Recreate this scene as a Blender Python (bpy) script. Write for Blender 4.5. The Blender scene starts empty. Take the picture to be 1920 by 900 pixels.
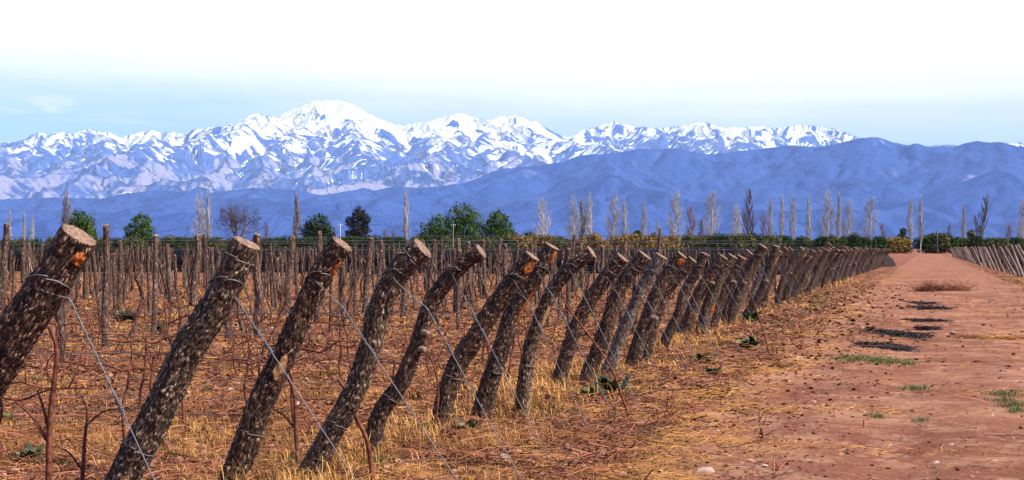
import bpy, math, random
import numpy as np
from mathutils import Vector, Matrix

R = math.radians
C = bpy.context.scene.collection
scene = bpy.context.scene
rng = np.random.default_rng(7)
random.seed(7)

# ------------------------------------------------------------------ camera, sky, sun, exposure
F, CX, HY, CAMH = 3000.0, 960.0, 466.0, 1.6        # focal length in photo pixels, centre, horizon row, eye height
cam = bpy.data.cameras.new("camera")
cam.sensor_width = 36.0
cam.lens = 36.0 * F / 1920.0
cam.shift_y = (HY - 450.0) / 1920.0
cam.clip_start, cam.clip_end = 0.1, 300000.0
camo = bpy.data.objects.new("camera", cam)
camo.location = (0, 0, CAMH)
camo.rotation_euler = (R(90), 0, 0)
C.objects.link(camo)
scene.camera = camo

SUN_EL, SUN_ROT = R(47), R(112)
sd = Vector((math.sin(SUN_ROT) * math.cos(SUN_EL), math.cos(SUN_ROT) * math.cos(SUN_EL), math.sin(SUN_EL)))
sun = bpy.data.lights.new("sun", 'SUN')
sun.energy, sun.angle, sun.color = 5.0, R(0.5), (1.0, 0.95, 0.87)
suno = bpy.data.objects.new("sun", sun)
suno.rotation_euler = sd.to_track_quat('Z', 'Y').to_euler()
suno.location = (30, -20, 60)
C.objects.link(suno)

vs = scene.view_settings
scene.display_settings.display_device = 'sRGB'
vs.view_transform, vs.look, vs.gamma, vs.exposure = 'Standard', 'None', 1.0, 1.08
vs.use_curve_mapping = False
scene.render.engine = 'CYCLES'
scene.cycles.use_denoising = True
scene.cycles.max_bounces = 6
scene.cycles.transparent_max_bounces = 8


class NT:
    """small node-tree writer"""
    def __init__(s, tree):
        s.t = tree
        s.n, s.l = tree.nodes, tree.links

    def add(s, typ, props=None, **ins):
        n = s.n.new(typ)
        for k, v in (props or {}).items():
            setattr(n, k, v)
        for k, v in ins.items():
            s.set(n, k.replace('_', ' '), v)
        return n

    def set(s, n, k, v):
        sock = n.inputs[int(k[1:])] if k[0] == '#' else n.inputs[k]
        if isinstance(v, bpy.types.NodeSocket):
            s.l.new(v, sock)
        else:
            if hasattr(sock.default_value, '__len__') and hasattr(v, '__len__') and len(sock.default_value) == 4 and len(v) == 3:
                v = (*v, 1)
            sock.default_value = v

    def math(s, op, a, b=0.0, c=0.0, clamp=False):
        n = s.n.new('ShaderNodeMath'); n.operation = op; n.use_clamp = clamp
        for i, v in enumerate((a, b, c)):
            s.set(n, '#%d' % i, v)
        return n.outputs[0]

    def mix(s, f, a, b, mode='MIX'):
        n = s.n.new('ShaderNodeMix'); n.data_type = 'RGBA'; n.blend_type = mode
        s.set(n, '#0', f); s.set(n, '#6', a); s.set(n, '#7', b)
        return n.outputs[2]

    def ramp(s, f, lo, hi, a=0.0, b=1.0, smooth=True):
        n = s.n.new('ShaderNodeMapRange'); n.interpolation_type = 'SMOOTHSTEP' if smooth else 'LINEAR'
        for i, v in enumerate((f, lo, hi, a, b)):
            s.set(n, '#%d' % i, v)
        return n.outputs[0]

    def noise(s, vec, scale, detail=4.0, rough=0.55, dist=0.0):
        return s.add('ShaderNodeTexNoise', None, Vector=vec, Scale=scale, Detail=detail, Roughness=rough, Distortion=dist).outputs[0]

    def mapping(s, vec, scale=(1, 1, 1), rot=(0, 0, 0), loc=(0, 0, 0)):
        return s.add('ShaderNodeMapping', None, Vector=vec, Scale=scale, Rotation=rot, Location=loc).outputs[0]


# --- world: Nishita sky, a white cloud bank standing above a clear band over the range
world = bpy.data.worlds.new("World")
scene.world = world
world.use_nodes = True
w = NT(world.node_tree)
w.n.clear()
sky = w.add('ShaderNodeTexSky', dict(sky_type='NISHITA', sun_disc=False, sun_elevation=SUN_EL, sun_rotation=SUN_ROT,
                                     altitude=900.0, air_density=1.0, dust_density=0.3, ozone_density=2.5))
tc = w.add('ShaderNodeTexCoord').outputs['Generated']
sep = w.add('ShaderNodeSeparateXYZ', None, Vector=tc)
el = sep.outputs['Z']
az = sep.outputs['X']
n1 = w.noise(w.mapping(tc, (5, 5, 42)), 1.6, 5, 0.6, 0.3)
n2 = w.noise(w.mapping(tc, (2.5, 2.5, 7)), 1.0, 5, 0.6)
thr = w.math('MULTIPLY_ADD', w.ramp(az, -0.30, 0.12), -0.026, 0.088)       # bank reaches lower to the right
hgt = w.math('ADD', el, w.math('MULTIPLY_ADD', n1, 0.034, -0.017))
bank = w.ramp(hgt, w.math('SUBTRACT', thr, 0.020), w.math('ADD', thr, 0.046))
far_up = w.ramp(w.math('ADD', el, w.math('MULTIPLY_ADD', n2, 0.12, -0.06)), 0.175, 0.27, 1.0, 0.03)
bank = w.math('MULTIPLY', bank, far_up)
# a faint cumulus puff and streaks in the clear band
puffn = w.noise(w.mapping(tc, (1, 1, 1.7)), 70, 5, 0.6)
d1 = w.math('ADD', w.math('POWER', w.math('DIVIDE', w.math('ADD', az, 0.277), 0.019), 2.0),
            w.math('POWER', w.math('DIVIDE', w.math('ADD', el, -0.0875), 0.0085), 2.0))
puff = w.math('MULTIPLY', w.ramp(w.math('ADD', w.math('SUBTRACT', 1.0, d1), w.math('MULTIPLY_ADD', puffn, 2.4, -1.2)), 0.1, 1.1), 0.55)
streak = w.math('MULTIPLY', w.ramp(n1, 0.45, 0.75), w.math('MULTIPLY', w.ramp(el, 0.02, 0.06), far_up))
streak = w.math('MULTIPLY', streak, 0.6)
cover = w.math('MAXIMUM', w.math('MAXIMUM', bank, puff), streak)
bg_s = w.add('ShaderNodeBackground', None, Color=w.mix(1.0, sky.outputs[0], (0.90, 0.95, 1.22), 'MULTIPLY'), Strength=0.088)
bg_c = w.add('ShaderNodeBackground', None, Color=(1.0, 0.965, 0.95), Strength=0.74)
mx = w.add('ShaderNodeMixShader')
w.set(mx, '#0', cover); w.set(mx, '#1', bg_s.outputs[0]); w.set(mx, '#2', bg_c.outputs[0])
wo = w.add('ShaderNodeOutputWorld')
w.l.new(mx.outputs[0], wo.inputs['Surface'])

# ------------------------------------------------------------------ helpers
def mesh_from(name, V, faces, uv=None, attrs=None, mats=None, fmat=None, smooth=True):
    """faces: list of integer arrays, each (n,3) or (n,4)"""
    me = bpy.data.meshes.new(name)
    V = np.asarray(V, np.float32)
    faces = [np.asarray(f, np.int32) for f in faces if len(f)]
    idx = np.concatenate([f.ravel() for f in faces])
    tot = np.concatenate([np.full(len(f), f.shape[1], np.int32) for f in faces])
    st = np.concatenate([[0], np.cumsum(tot)[:-1]]).astype(np.int32)
    me.vertices.add(len(V)); me.vertices.foreach_set('co', V.ravel())
    me.loops.add(len(idx)); me.loops.foreach_set('vertex_index', idx)
    me.polygons.add(len(tot)); me.polygons.foreach_set('loop_start', st); me.polygons.foreach_set('loop_total', tot)
    me.polygons.foreach_set('use_smooth', np.full(len(tot), smooth))
    if uv is not None:
        l = me.uv_layers.new(name='UVMap')
        l.data.foreach_set('uv', np.asarray(uv, np.float32)[idx].ravel())
    for k, a in (attrs or {}).items():
        at = me.attributes.new(k, 'FLOAT', 'POINT')
        at.data.foreach_set('value', np.asarray(a, np.float32))
    for m in (mats or []):
        me.materials.append(m)
    if fmat is not None:
        me.polygons.foreach_set('material_index', np.asarray(fmat, np.int32))
    me.update(calc_edges=True)
    me.validate()
    return me


def obj(name, me, parent=None, loc=(0, 0, 0), label=None, cat=None, group=None, kind=None, rotz=0.0):
    o = bpy.data.objects.new(name, me)
    C.objects.link(o)
    o.parent = parent
    o.location = loc
    o.rotation_euler = (0, 0, rotz)
    if label: o['label'] = label
    if cat: o['category'] = cat
    if group: o['group'] = group
    if kind: o['kind'] = kind
    return o


def thing(name, label, cat, loc=(0, 0, 0), rotz=0.0, group=None):
    return obj(name, None, None, loc, label, cat, group, None, rotz)


def copy_tree(o, loc, rotz=None, label=None, group=None, scale=None, parent=None):
    c = o.copy(); C.objects.link(c)
    c.parent = parent
    if parent is None:
        c.location = loc
        if rotz is not None: c.rotation_euler = (0, 0, rotz)
        if scale is not None: c.scale = scale
        if label: c['label'] = label
        if group: c['group'] = group
    for ch in o.children:
        copy_tree(ch, None, parent=c)
    return c


class MB:
    """collects arrays of vertices and faces of one mesh"""
    def __init__(s):
        s.V, s.T, s.Q, s.U, s.n = [], [], [], [], 0
        s.A = []

    def add(s, V, T=None, Q=None, uv=None, a=None):
        V = np.asarray(V, float)
        s.V.append(V)
        if T is not None and len(T): s.T.append(np.asarray(T) + s.n)
        if Q is not None and len(Q): s.Q.append(np.asarray(Q) + s.n)
        s.U.append(np.zeros((len(V), 2)) if uv is None else uv)
        s.A.append(np.zeros(len(V)) if a is None else a)
        s.n += len(V)

    def mesh(s, name, mats, smooth=True):
        f = []
        if s.T: f.append(np.concatenate(s.T))
        if s.Q: f.append(np.concatenate(s.Q))
        return mesh_from(name, np.concatenate(s.V), f, np.concatenate(s.U), {'rnd': np.concatenate(s.A)}, mats, None, smooth)


_perm = np.random.default_rng(3).permutation(512)
_perm = np.concatenate([_perm, _perm])
_ga = np.random.default_rng(4).uniform(0, 2 * np.pi, 512)
_gx, _gy = np.cos(_ga), np.sin(_ga)


def pn(x, y, seed=0):
    x = np.asarray(x, float) + seed * 17.31; y = np.asarray(y, float) + seed * 5.77
    xi = np.floor(x).astype(int); yi = np.floor(y).astype(int)
    xf, yf = x - xi, y - yi
    u = xf ** 3 * (xf * (xf * 6 - 15) + 10); v = yf ** 3 * (yf * (yf * 6 - 15) + 10)
    def g(ix, iy, dx, dy):
        h = _perm[(_perm[ix & 511] + iy) & 511]
        return _gx[h] * dx + _gy[h] * dy
    a = g(xi, yi, xf, yf); b = g(xi + 1, yi, xf - 1, yf)
    c = g(xi, yi + 1, xf, yf - 1); d = g(xi + 1, yi + 1, xf - 1, yf - 1)
    return (a + u * (b - a)) * (1 - v) + (c + u * (d - c)) * v


def fbm(x, y, oct=4, seed=0, gain=0.5):
    s, a = 0, 1.0
    for i in range(oct):
        s = s + a * pn(x * 2.03 ** i, y * 2.03 ** i, seed + i); a *= gain
    return s


def ridged(x, y, oct=5, seed=0, gain=0.5):
    s, a, wgt = 0, 1.0, 1.0
    for i in range(oct):
        n = (1 - np.abs(pn(x * 2.07 ** i, y * 2.07 ** i, seed + i)) * 1.7)
        n = np.clip(n, 0, 1) ** 2 * wgt
        wgt = np.clip(n * 1.6, 0, 1)
        s = s + a * n; a *= gain
    return s


def sstep(x, a, b):
    t = np.clip((x - a) / (b - a), 0, 1)
    return t * t * (3 - 2 * t)


def rail(P, n):
    """Catmull-Rom through points, n samples evenly along it"""
    P = np.asarray(P, float)
    if len(P) == 2:
        t = np.linspace(0, 1, n)[:, None]
        return P[0] * (1 - t) + P[1] * t
    E = np.vstack([2 * P[0] - P[1], P, 2 * P[-1] - P[-2]])
    out = []
    for i in range(1, len(E) - 2):
        t = np.linspace(0, 1, 12, endpoint=False)[:, None]
        p0, p1, p2, p3 = E[i - 1], E[i], E[i + 1], E[i + 2]
        out.append(0.5 * (2 * p1 + (p2 - p0) * t + (2 * p0 - 5 * p1 + 4 * p2 - p3) * t ** 2 + (3 * p1 - p0 - 3 * p2 + p3) * t ** 3))
    out = np.vstack(out + [P[-1:]])
    L = np.concatenate([[0], np.cumsum(np.linalg.norm(np.diff(out, axis=0), axis=1))])
    s = np.linspace(0, L[-1], n)
    return np.stack([np.interp(s, L, out[:, k]) for k in range(3)], 1)


def frames(P, ref):
    T = np.gradient(P, axis=0)
    T /= np.linalg.norm(T, axis=1)[:, None] + 1e-9
    A = ref - (T @ ref)[:, None] * T
    A /= np.linalg.norm(A, axis=1)[:, None] + 1e-9
    return T, A, np.cross(T, A)


def tube_arrays(P, r, seg=6, ref=(0.13, -0.97, 0.21), cap=True):
    """plain swept tube: verts, quads, tris"""
    P = np.asarray(P, float); n = len(P)
    r = np.broadcast_to(np.asarray(r, float), (n,))
    T, A, B = frames(P, np.asarray(ref, float))
    th = np.linspace(0, 2 * np.pi, seg, endpoint=False)
    V = P[:, None] + r[:, None, None] * (A[:, None] * np.cos(th)[None, :, None] + B[:, None] * np.sin(th)[None, :, None])
    V = V.reshape(-1, 3)
    i = np.arange(n - 1)[:, None] * seg; j = np.arange(seg)[None]; k = (j + 1) % seg
    Q = np.stack([i + j, i + k, i + seg + k, i + seg + j], -1).reshape(-1, 4)
    Tn = np.zeros((0, 3), int)
    if cap:
        V = np.vstack([V, P[-1:]])
        jj = np.arange(seg); b = (n - 1) * seg
        Tn = np.stack([b + jj, b + (jj + 1) % seg, np.full(seg, n * seg)], 1)
    return V, Q, Tn


def add_tube(mb, P, r, seg=6, a=0.0, **k):
    V, Q, T = tube_arrays(P, r, seg, **k)
    mb.add(V, T, Q, a=np.full(len(V), a))


# ------------------------------------------------------------------ layout of the place
ROAD = np.array([0.2506, 0.9681])                   # direction the track runs
OUT = np.array([0.9681, -0.2506])                   # from the vines towards the track
X0 = -4.05
OROT = math.atan2(OUT[1], OUT[0])


def pq(x, y):
    return (x - X0) * OUT[0] + y * OUT[1], (x - X0) * ROAD[0] + y * ROAD[1]


def xy(p, q):
    return X0 + p * OUT[0] + q * ROAD[0], p * OUT[1] + q * ROAD[1]


def gh(x, y):
    """height of the ground"""
    x = np.asarray(x, float); y = np.asarray(y, float)
    p, q = pq(x, y)
    d = np.hypot(x, y)
    near = 1 - sstep(d, 60, 160)
    field = 1 - sstep(p, 0.2, 1.6)
    verge = sstep(p, -0.8, 0.6) * (1 - sstep(p, 1.4, 2.6))
    vr = sstep(p, 7.2, 8.4)
    z = 0.05 * fbm(x * 0.23, y * 0.23, 3, 1)
    z = z + (0.060 * field + 0.038 * verge + 0.025 * vr) * fbm(x * 2.3, y * 2.3, 4, 5, 0.65)
    z = z + 0.11 * field * np.abs(fbm(x * 4.1, y * 4.1, 3, 9, 0.6))
    z = z + 0.05 * verge + 0.05 * vr
    z = z - 0.025 * np.exp(-((p - 3.7) / 0.35) ** 2) - 0.025 * np.exp(-((p - 5.7) / 0.35) ** 2)
    z = z + 0.006 * fbm(x * 3, y * 3, 3, 21)
    return z * near


def ray_ground(px, py):
    y = CAMH * F / (py - HY)
    return np.array([(px - CX) / F * y, y])


def px_of(x, y, z):
    return CX + F * x / y, HY - F * (z - CAMH) / y


def in_plane(base, px, py):
    """point where the sight line px,py meets the vertical plane through base along the row direction"""
    k = (px - CX) / F
    a = (k * base[1] - base[0]) / (OUT[0] - k * OUT[1])
    X, Y = base[0] + a * OUT[0], base[1] + a * OUT[1]
    return np.array([X, Y, CAMH - (py - HY) / F * Y])


# ------------------------------------------------------------------ materials
def mat(name, rough=0.85, spec=0.25):
    m = bpy.data.materials.new(name)
    m.use_nodes = True
    t = NT(m.node_tree)
    b = t.n['Principled BSDF']
    b.inputs['Roughness'].default_value = rough
    b.inputs['Specular IOR Level'].default_value = spec
    return m, t, b


def bump(t, b, h, strength=0.5, dist=0.01):
    n = t.add('ShaderNodeBump', None, Height=h, Strength=strength, Distance=dist)
    t.l.new(n.outputs[0], b.inputs['Normal'])


def m_bark(name, dark, light, fleck, amount=0.5, rough=0.8):
    m, t, b = mat(name, rough, 0.3)
    uv = t.add('ShaderNodeUVMap').outputs[0]
    rnd = t.add('ShaderNodeObjectInfo').outputs['Random']
    uvw = t.add('ShaderNodeVectorMath', dict(operation='ADD'))
    t.set(uvw, '#0', uv); t.l.new(t.add('ShaderNodeCombineXYZ', None, X=rnd, Y=t.math('MULTIPLY', rnd, 7.0)).outputs[0], uvw.inputs[1])
    uv = uvw.outputs[0]
    vo = t.add('ShaderNodeTexVoronoi', dict(feature='F1'), Vector=t.mapping(uv, (1.0, 0.30, 1)), Scale=150, Randomness=1.0)
    cell = t.add('ShaderNodeSeparateColor', None, Color=vo.outputs['Color']).outputs[0]
    nz = t.noise(t.mapping(uv, (1, 0.30, 1)), 64, 6, 0.65, 0.6)
    big = t.noise(t.mapping(uv, (1, 0.6, 1)), 5, 3, 0.5)
    c = t.mix(t.ramp(cell, 0.1, 0.9), dark, light)
    c = t.mix(t.ramp(nz, 0.36, 0.56), dark, c)
    c = t.mix(t.ramp(big, 0.35, 0.7, 0.0, 0.55), c, t.mix(0.5, c, (0.16, 0.07, 0.035)))
    crack = t.noise(t.mapping(uv, (1, 0.10, 1)), 26, 4, 0.6, 0.8)
    c = t.mix(t.ramp(t.math('ABSOLUTE', t.math('SUBTRACT', crack, 0.5)), 0.0, 0.035, 0.9, 0.0), c, tuple(v * 0.5 for v in dark))
    fl = t.math('MULTIPLY', t.ramp(cell, 1 - amount * 0.6, 1.0 - amount * 0.35), t.ramp(nz, 0.50, 0.58))
    c = t.mix(fl, c, fleck)
    lich = t.math('MULTIPLY', t.ramp(t.noise(uv, 5.5, 4, 0.6), 0.66, 0.73), t.ramp(t.noise(uv, 60, 3, 0.6), 0.5, 0.58))
    c = t.mix(lich, c, (0.55, 0.52, 0.46))
    t.set(b, 'Base Color', c)
    h = t.math('ADD', t.math('MULTIPLY', vo.outputs['Distance'], -0.6), nz)
    bump(t, b, h, 0.9, 0.012)
    return m


M = {}
M['bark'] = m_bark('bark', (0.010, 0.004, 0.002), (0.115, 0.045, 0.021), (0.44, 0.26, 0.155), 0.6)
M['bark_grey'] = m_bark('bark_grey', (0.018, 0.009, 0.005), (0.180, 0.104, 0.062), (0.44, 0.30, 0.20), 0.6)
M['bark_red'] = m_bark('bark_red', (0.014, 0.006, 0.004), (0.105, 0.042, 0.023), (0.40, 0.25, 0.165), 0.5)
M['stake'] = m_bark('stake_bark', (0.028, 0.013, 0.008), (0.15, 0.075, 0.048), (0.44, 0.30, 0.21), 0.55)
M['pale_post'] = m_bark('pale_post_bark', (0.05, 0.028, 0.020), (0.34, 0.24, 0.18), (0.70, 0.60, 0.50), 0.6)


def m_wood(name, a, bcol, sc=60):
    m, t, b = mat(name, 0.75, 0.2)
    co = t.add('ShaderNodeTexCoord').outputs['Object']
    n = t.noise(co, sc, 5, 0.6, 0.5); n2 = t.noise(co, sc * 0.25, 3, 0.5)
    c = t.mix(t.ramp(n, 0.35, 0.65), a, bcol)
    t.set(b, 'Base Color', t.mix(t.ramp(n2, 0.5, 0.75), c, t.mix(0.6, c, (0.06, 0.035, 0.02))))
    bump(t, b, n, 0.5, 0.006)
    return m


M['cut'] = m_wood('cut_wood', (0.10, 0.055, 0.034), (0.27, 0.165, 0.11))
M['scar'] = m_wood('fresh_wood', (0.16, 0.035, 0.009), (0.44, 0.125, 0.025), 40)
M['scar_pale'] = m_wood('pale_fresh_wood', (0.22, 0.095, 0.035), (0.46, 0.26, 0.11), 45)


def m_plain(name, col, rough=0.8, spec=0.25, var=0.35, sc=8.0, metallic=0.0, attr=False, col2=None):
    m, t, b = mat(name, rough, spec)
    b.inputs['Metallic'].default_value = metallic
    if attr:
        f = t.add('ShaderNodeAttribute', dict(attribute_name='rnd')).outputs['Fac']
    else:
        f = t.noise(t.add('ShaderNodeTexCoord').outputs['Object'], sc, 4, 0.6)
        f = t.ramp(f, 0.3, 0.7)
    lo = tuple(x * (1 - var) for x in col); hi = col2 or tuple(min(1, x * (1 + var)) for x in col)
    t.set(b, 'Base Color', t.mix(f, lo, hi))
    return m


M['wire'] = m_plain('galvanised_wire', (0.11, 0.105, 0.108), 0.5, 0.4, 0.25, 40, 0.3)
M['old_wire'] = m_plain('old_wire', (0.14, 0.115, 0.105), 0.5, 0.4, 0.3, 40, 0.3)
M['cane'] = m_plain('vine_cane', (0.13, 0.036, 0.018), 0.75, 0.25, 0.65, 30)
M['vine'] = m_bark('vine_bark', (0.022, 0.010, 0.006), (0.15, 0.066, 0.040), (0.44, 0.29, 0.19), 0.55)
M['net'] = m_plain('dark_net', (0.009, 0.010, 0.013), 0.9, 0.1, 0.5, 3)
M['heap_net'] = m_plain('brownish_net', (0.018, 0.012, 0.010), 0.9, 0.1, 0.6, 6)
M['grass'] = m_plain('dry_grass_blades', (0.26, 0.095, 0.026), 0.75, 0.15, 0.4, attr=True, col2=(0.68, 0.365, 0.105))
M['straw'] = m_plain('straw', (0.24, 0.075, 0.020), 0.75, 0.15, 0.6, attr=True, col2=(0.56, 0.27, 0.075))
M['twig'] = m_plain('prunings', (0.10, 0.024, 0.011), 0.75, 0.25, 0.75, attr=True, col2=(0.34, 0.120, 0.055))
M['leaf_litter'] = m_plain('leaf_litter', (0.09, 0.026, 0.013), 0.8, 0.2, 0.8, attr=True, col2=(0.32, 0.14, 0.065))
M['weed'] = m_plain('weed_leaves', (0.020, 0.045, 0.010), 0.55, 0.35, 0.6, attr=True, col2=(0.06, 0.11, 0.02))
M['green_grass'] = m_plain('green_grass', (0.05, 0.075, 0.012), 0.6, 0.3, 0.6, attr=True, col2=(0.15, 0.17, 0.03))
M['stone'] = m_plain('stone', (0.26, 0.15, 0.11), 0.85, 0.25, 0.5, attr=True, col2=(0.42, 0.29, 0.23))
M['clod'] = m_plain('soil_clod', (0.11, 0.036, 0.020), 0.95, 0.1, 0.5, attr=True, col2=(0.36, 0.17, 0.11))
M['ash'] = m_plain('charred_straw', (0.010, 0.009, 0.010), 0.9, 0.15, 0.8, attr=True, col2=(0.035, 0.030, 0.030))
M['poplar_bark'] = m_plain('poplar_bark', (0.15, 0.14, 0.138), 0.8, 0.2, 0.6, attr=True, col2=(0.52, 0.50, 0.49))
M['grey_bark'] = m_plain('grey_bark', (0.14, 0.11, 0.10), 0.85, 0.2, 0.45, attr=True, col2=(0.26, 0.21, 0.19))
M['dark_bark'] = m_plain('dark_bark', (0.05, 0.035, 0.03), 0.85, 0.2, 0.5, attr=True, col2=(0.11, 0.075, 0.06))
M['red_twigs'] = m_plain('reddish_twigs', (0.12, 0.06, 0.05), 0.85, 0.2, 0.5, attr=True, col2=(0.22, 0.12, 0.10))
M['willow'] = m_plain('willow_leaves', (0.020, 0.050, 0.008), 0.85, 0.06, 0.6, attr=True, col2=(0.070, 0.120, 0.012))
M['dark_leaf'] = m_plain('dark_leaves', (0.010, 0.020, 0.006), 0.85, 0.06, 0.6, attr=True, col2=(0.038, 0.058, 0.010))
M['brown_leaf'] = m_plain('dark_brown_leaves', (0.012, 0.012, 0.006), 0.85, 0.06, 0.6, attr=True, col2=(0.035, 0.030, 0.013))
M['olive'] = m_plain('olive_leaves', (0.020, 0.030, 0.008), 0.85, 0.06, 0.6, attr=True, col2=(0.105, 0.105, 0.026))
M['gold_shrub'] = m_plain('golden_shrub', (0.075, 0.045, 0.010), 0.85, 0.06, 0.6, attr=True, col2=(0.26, 0.155, 0.035))
M['pole'] = m_plain('concrete_pole', (0.40, 0.40, 0.41), 0.7, 0.3, 0.2, 4)
M['dark_pole'] = m_plain('dark_pole', (0.03, 0.028, 0.027), 0.7, 0.3, 0.3, 4)


def m_soil(name, track=False):
    m, t, b = mat(name, 0.95, 0.12)
    g = t.add('ShaderNodeNewGeometry').outputs['Position']
    big = t.noise(g, 0.22, 4, 0.6); mid = t.noise(g, 1.7, 5, 0.65, 0.4); fine = t.noise(g, 16, 6, 0.7); grain = t.noise(g, 70, 4, 0.7)
    if track:
        al = t.noise(t.mapping(g, (1, 1, 1), (0, 0, OROT)), 0.9, 6, 0.65, 0.8)
        c = t.mix(t.ramp(big, 0.35, 0.65), (0.165, 0.054, 0.027), (0.245, 0.098, 0.052))
        c = t.mix(t.ramp(al, 0.45, 0.62), c, (0.31, 0.145, 0.080))
        c = t.mix(t.ramp(mid, 0.56, 0.72, 0, 0.8), c, (0.15, 0.050, 0.028))
        c = t.mix(t.ramp(fine, 0.54, 0.70, 0, 0.85), c, (0.095, 0.032, 0.018))
        c = t.mix(t.ramp(grain, 0.60, 0.75, 0, 0.5), c, (0.40, 0.26, 0.19))
        pat = t.noise(t.mapping(g, (1, 1, 1), (0, 0, 0.3)), 3.6, 6, 0.7, 1.2)
        c = t.mix(t.ramp(pat, 0.53, 0.66, 0, 0.65), c, (0.135, 0.045, 0.024))
        c = t.mix(t.ramp(pat, 0.47, 0.34, 0, 0.6), c, (0.36, 0.20, 0.125))
        h = t.math('ADD', t.math('MULTIPLY', mid, 2.0), t.math('ADD', fine, t.math('MULTIPLY', grain, 0.25)))
        bump(t, b, h, 0.8, 0.045)
    else:
        c = t.mix(t.ramp(mid, 0.35, 0.65), (0.120, 0.031, 0.016), (0.320, 0.126, 0.072))
        c = t.mix(t.ramp(big, 0.50, 0.64, 0, 0.6), c, (0.34, 0.165, 0.085))
        c = t.mix(t.ramp(t.noise(g, 0.8, 3, 0.6), 0.54, 0.66, 0, 0.7), c, (0.085, 0.024, 0.012))
        c = t.mix(t.ramp(fine, 0.54, 0.70, 0, 0.8), c, (0.065, 0.021, 0.013))
        c = t.mix(t.ramp(grain, 0.57, 0.72, 0, 0.55), c, (0.36, 0.18, 0.075))
        h = t.math('ADD', t.math('MULTIPLY', mid, 1.5), t.math('ADD', t.math('MULTIPLY', fine, 1.3), t.math('MULTIPLY', grain, 0.4)))
        bump(t, b, h, 1.0, 0.08)
    t.set(b, 'Base Color', c)
    return m


M['soil'] = m_soil('vineyard_soil')
M['track'] = m_soil('track_dirt', True)


def m_mountain(name, rock_haze_a, rock_haze_b, scree_sunlit, snow=True):
    m, t, b = mat(name, 0.9, 0.1)
    g = t.add('ShaderNodeNewGeometry').outputs['Position']
    n1_ = t.noise(g, 0.0011, 6, 0.62); n2_ = t.noise(g, 0.006, 6, 0.65)
    sc = t.add('ShaderNodeAttribute', dict(attribute_name='scree_sunlit')).outputs['Fac']
    c = t.mix(t.ramp(n1_, 0.35, 0.65), rock_haze_a, rock_haze_b)
    c = t.mix(t.ramp(t.math('ADD', sc, t.math('MULTIPLY_ADD', n2_, 0.8, -0.4)), 0.35, 0.75), c, scree_sunlit)
    al_ = t.add('ShaderNodeAttribute', dict(attribute_name='along')).outputs['Fac']; dn_ = t.add('ShaderNodeAttribute', dict(attribute_name='down')).outputs['Fac']
    n3_ = t.noise(t.add('ShaderNodeCombineXYZ', None, X=t.math('DIVIDE', al_, 105.0), Y=t.math('DIVIDE', dn_, 1500.0), Z=t.math('MULTIPLY', n1_, 1.2)).outputs[0], 1.0, 3, 0.6, 0.15)
    bump(t, b, t.math('ADD', n2_, t.math('MULTIPLY', n3_, 1.4)), 1.0 if snow else 0.5, 150.0 if snow else 90.0)
    if snow:
        s = t.add('ShaderNodeAttribute', dict(attribute_name='snow')).outputs['Fac']
        s = t.math('ADD', t.math('ADD', s, t.math('MULTIPLY_ADD', n2_, 0.3, -0.15)), t.math('MULTIPLY_ADD', n3_, 4.2, -2.1))
        c = t.mix(t.ramp(s, 0.455, 0.525), c, (0.90, 0.90, 0.92))
    t.set(b, 'Base Color', c)
    return m


M['andes'] = m_mountain('snow_range', (0.060, 0.105, 0.30), (0.085, 0.130, 0.33), (0.30, 0.28, 0.38))  # rock colours carry the blue of distant haze and shade
M['foothill'] = m_mountain('foothill_hazed_rock', (0.024, 0.052, 0.185), (0.032, 0.060, 0.192), (0.13, 0.145, 0.27), False)  # blue of the hazy distance mixed into the rock's base colour

# ------------------------------------------------------------------ mountains
SNOW = [(-600, 275), (-400, 262), (-250, 270), (-120, 258), (-50, 272), (0, 268), (25, 266), (45, 262), (60, 252), (75, 248), (95, 252), (115, 248), (135, 250), (150, 246),
        (168, 241), (185, 246), (205, 248), (225, 258), (245, 252), (270, 246), (290, 243), (303, 249), (320, 247), (345, 250), (360, 243),
        (385, 240), (420, 236), (450, 225), (470, 214), (482, 211), (495, 217), (520, 219), (530, 214), (548, 204), (570, 195), (585, 190),
        (597, 185), (607, 190), (625, 187), (645, 190), (665, 197), (685, 210), (705, 220), (735, 232), (760, 235), (790, 229), (815, 224),
        (835, 219), (850, 214), (868, 211), (885, 218), (900, 222), (915, 225), (930, 221), (945, 217), (965, 217), (985, 222), (1005, 228),
        (1030, 243), (1055, 256), (1063, 259), (1080, 249), (1100, 242), (1130, 234), (1150, 226), (1165, 231), (1185, 235), (1205, 238),
        (1225, 240), (1250, 239), (1275, 235), (1300, 232), (1315, 226), (1330, 232), (1350, 237), (1380, 239), (1410, 237), (1430, 236),
        (1450, 241), (1480, 236), (1510, 233), (1540, 237), (1565, 241), (1590, 250), (1605, 256), (1650, 268), (1720, 276), (1770, 271),
        (1790, 271), (1805, 275), (1850, 280), (1870, 272), (1880, 269), (1900, 268), (1920, 266), (2000, 262), (2150, 270), (2300, 260), (2520, 275)]
FOOT = [(-600, 372), (-300, 366), (0, 374), (100, 370), (190, 372), (240, 362), (300, 357), (390, 362), (480, 352), (560, 357), (600, 366), (650, 360), (680, 353),
        (700, 357), (730, 352), (790, 352), (830, 349), (870, 343), (910, 330), (960, 315), (1000, 312), (1050, 305), (1085, 292), (1120, 290),
        (1160, 287), (1200, 280), (1240, 280), (1270, 278), (1300, 285), (1330, 290), (1360, 288), (1400, 281), (1440, 278), (1480, 272),
        (1530, 276), (1560, 272), (1600, 262), (1625, 258), (1645, 257), (1670, 265), (1700, 273), (1715, 268), (1740, 276), (1765, 275),
        (1790, 276), (1810, 268), (1835, 264), (1855, 268), (1875, 266), (1900, 273), (1920, 275), (2000, 268), (2150, 280), (2300, 272), (2520, 290)]


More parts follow.
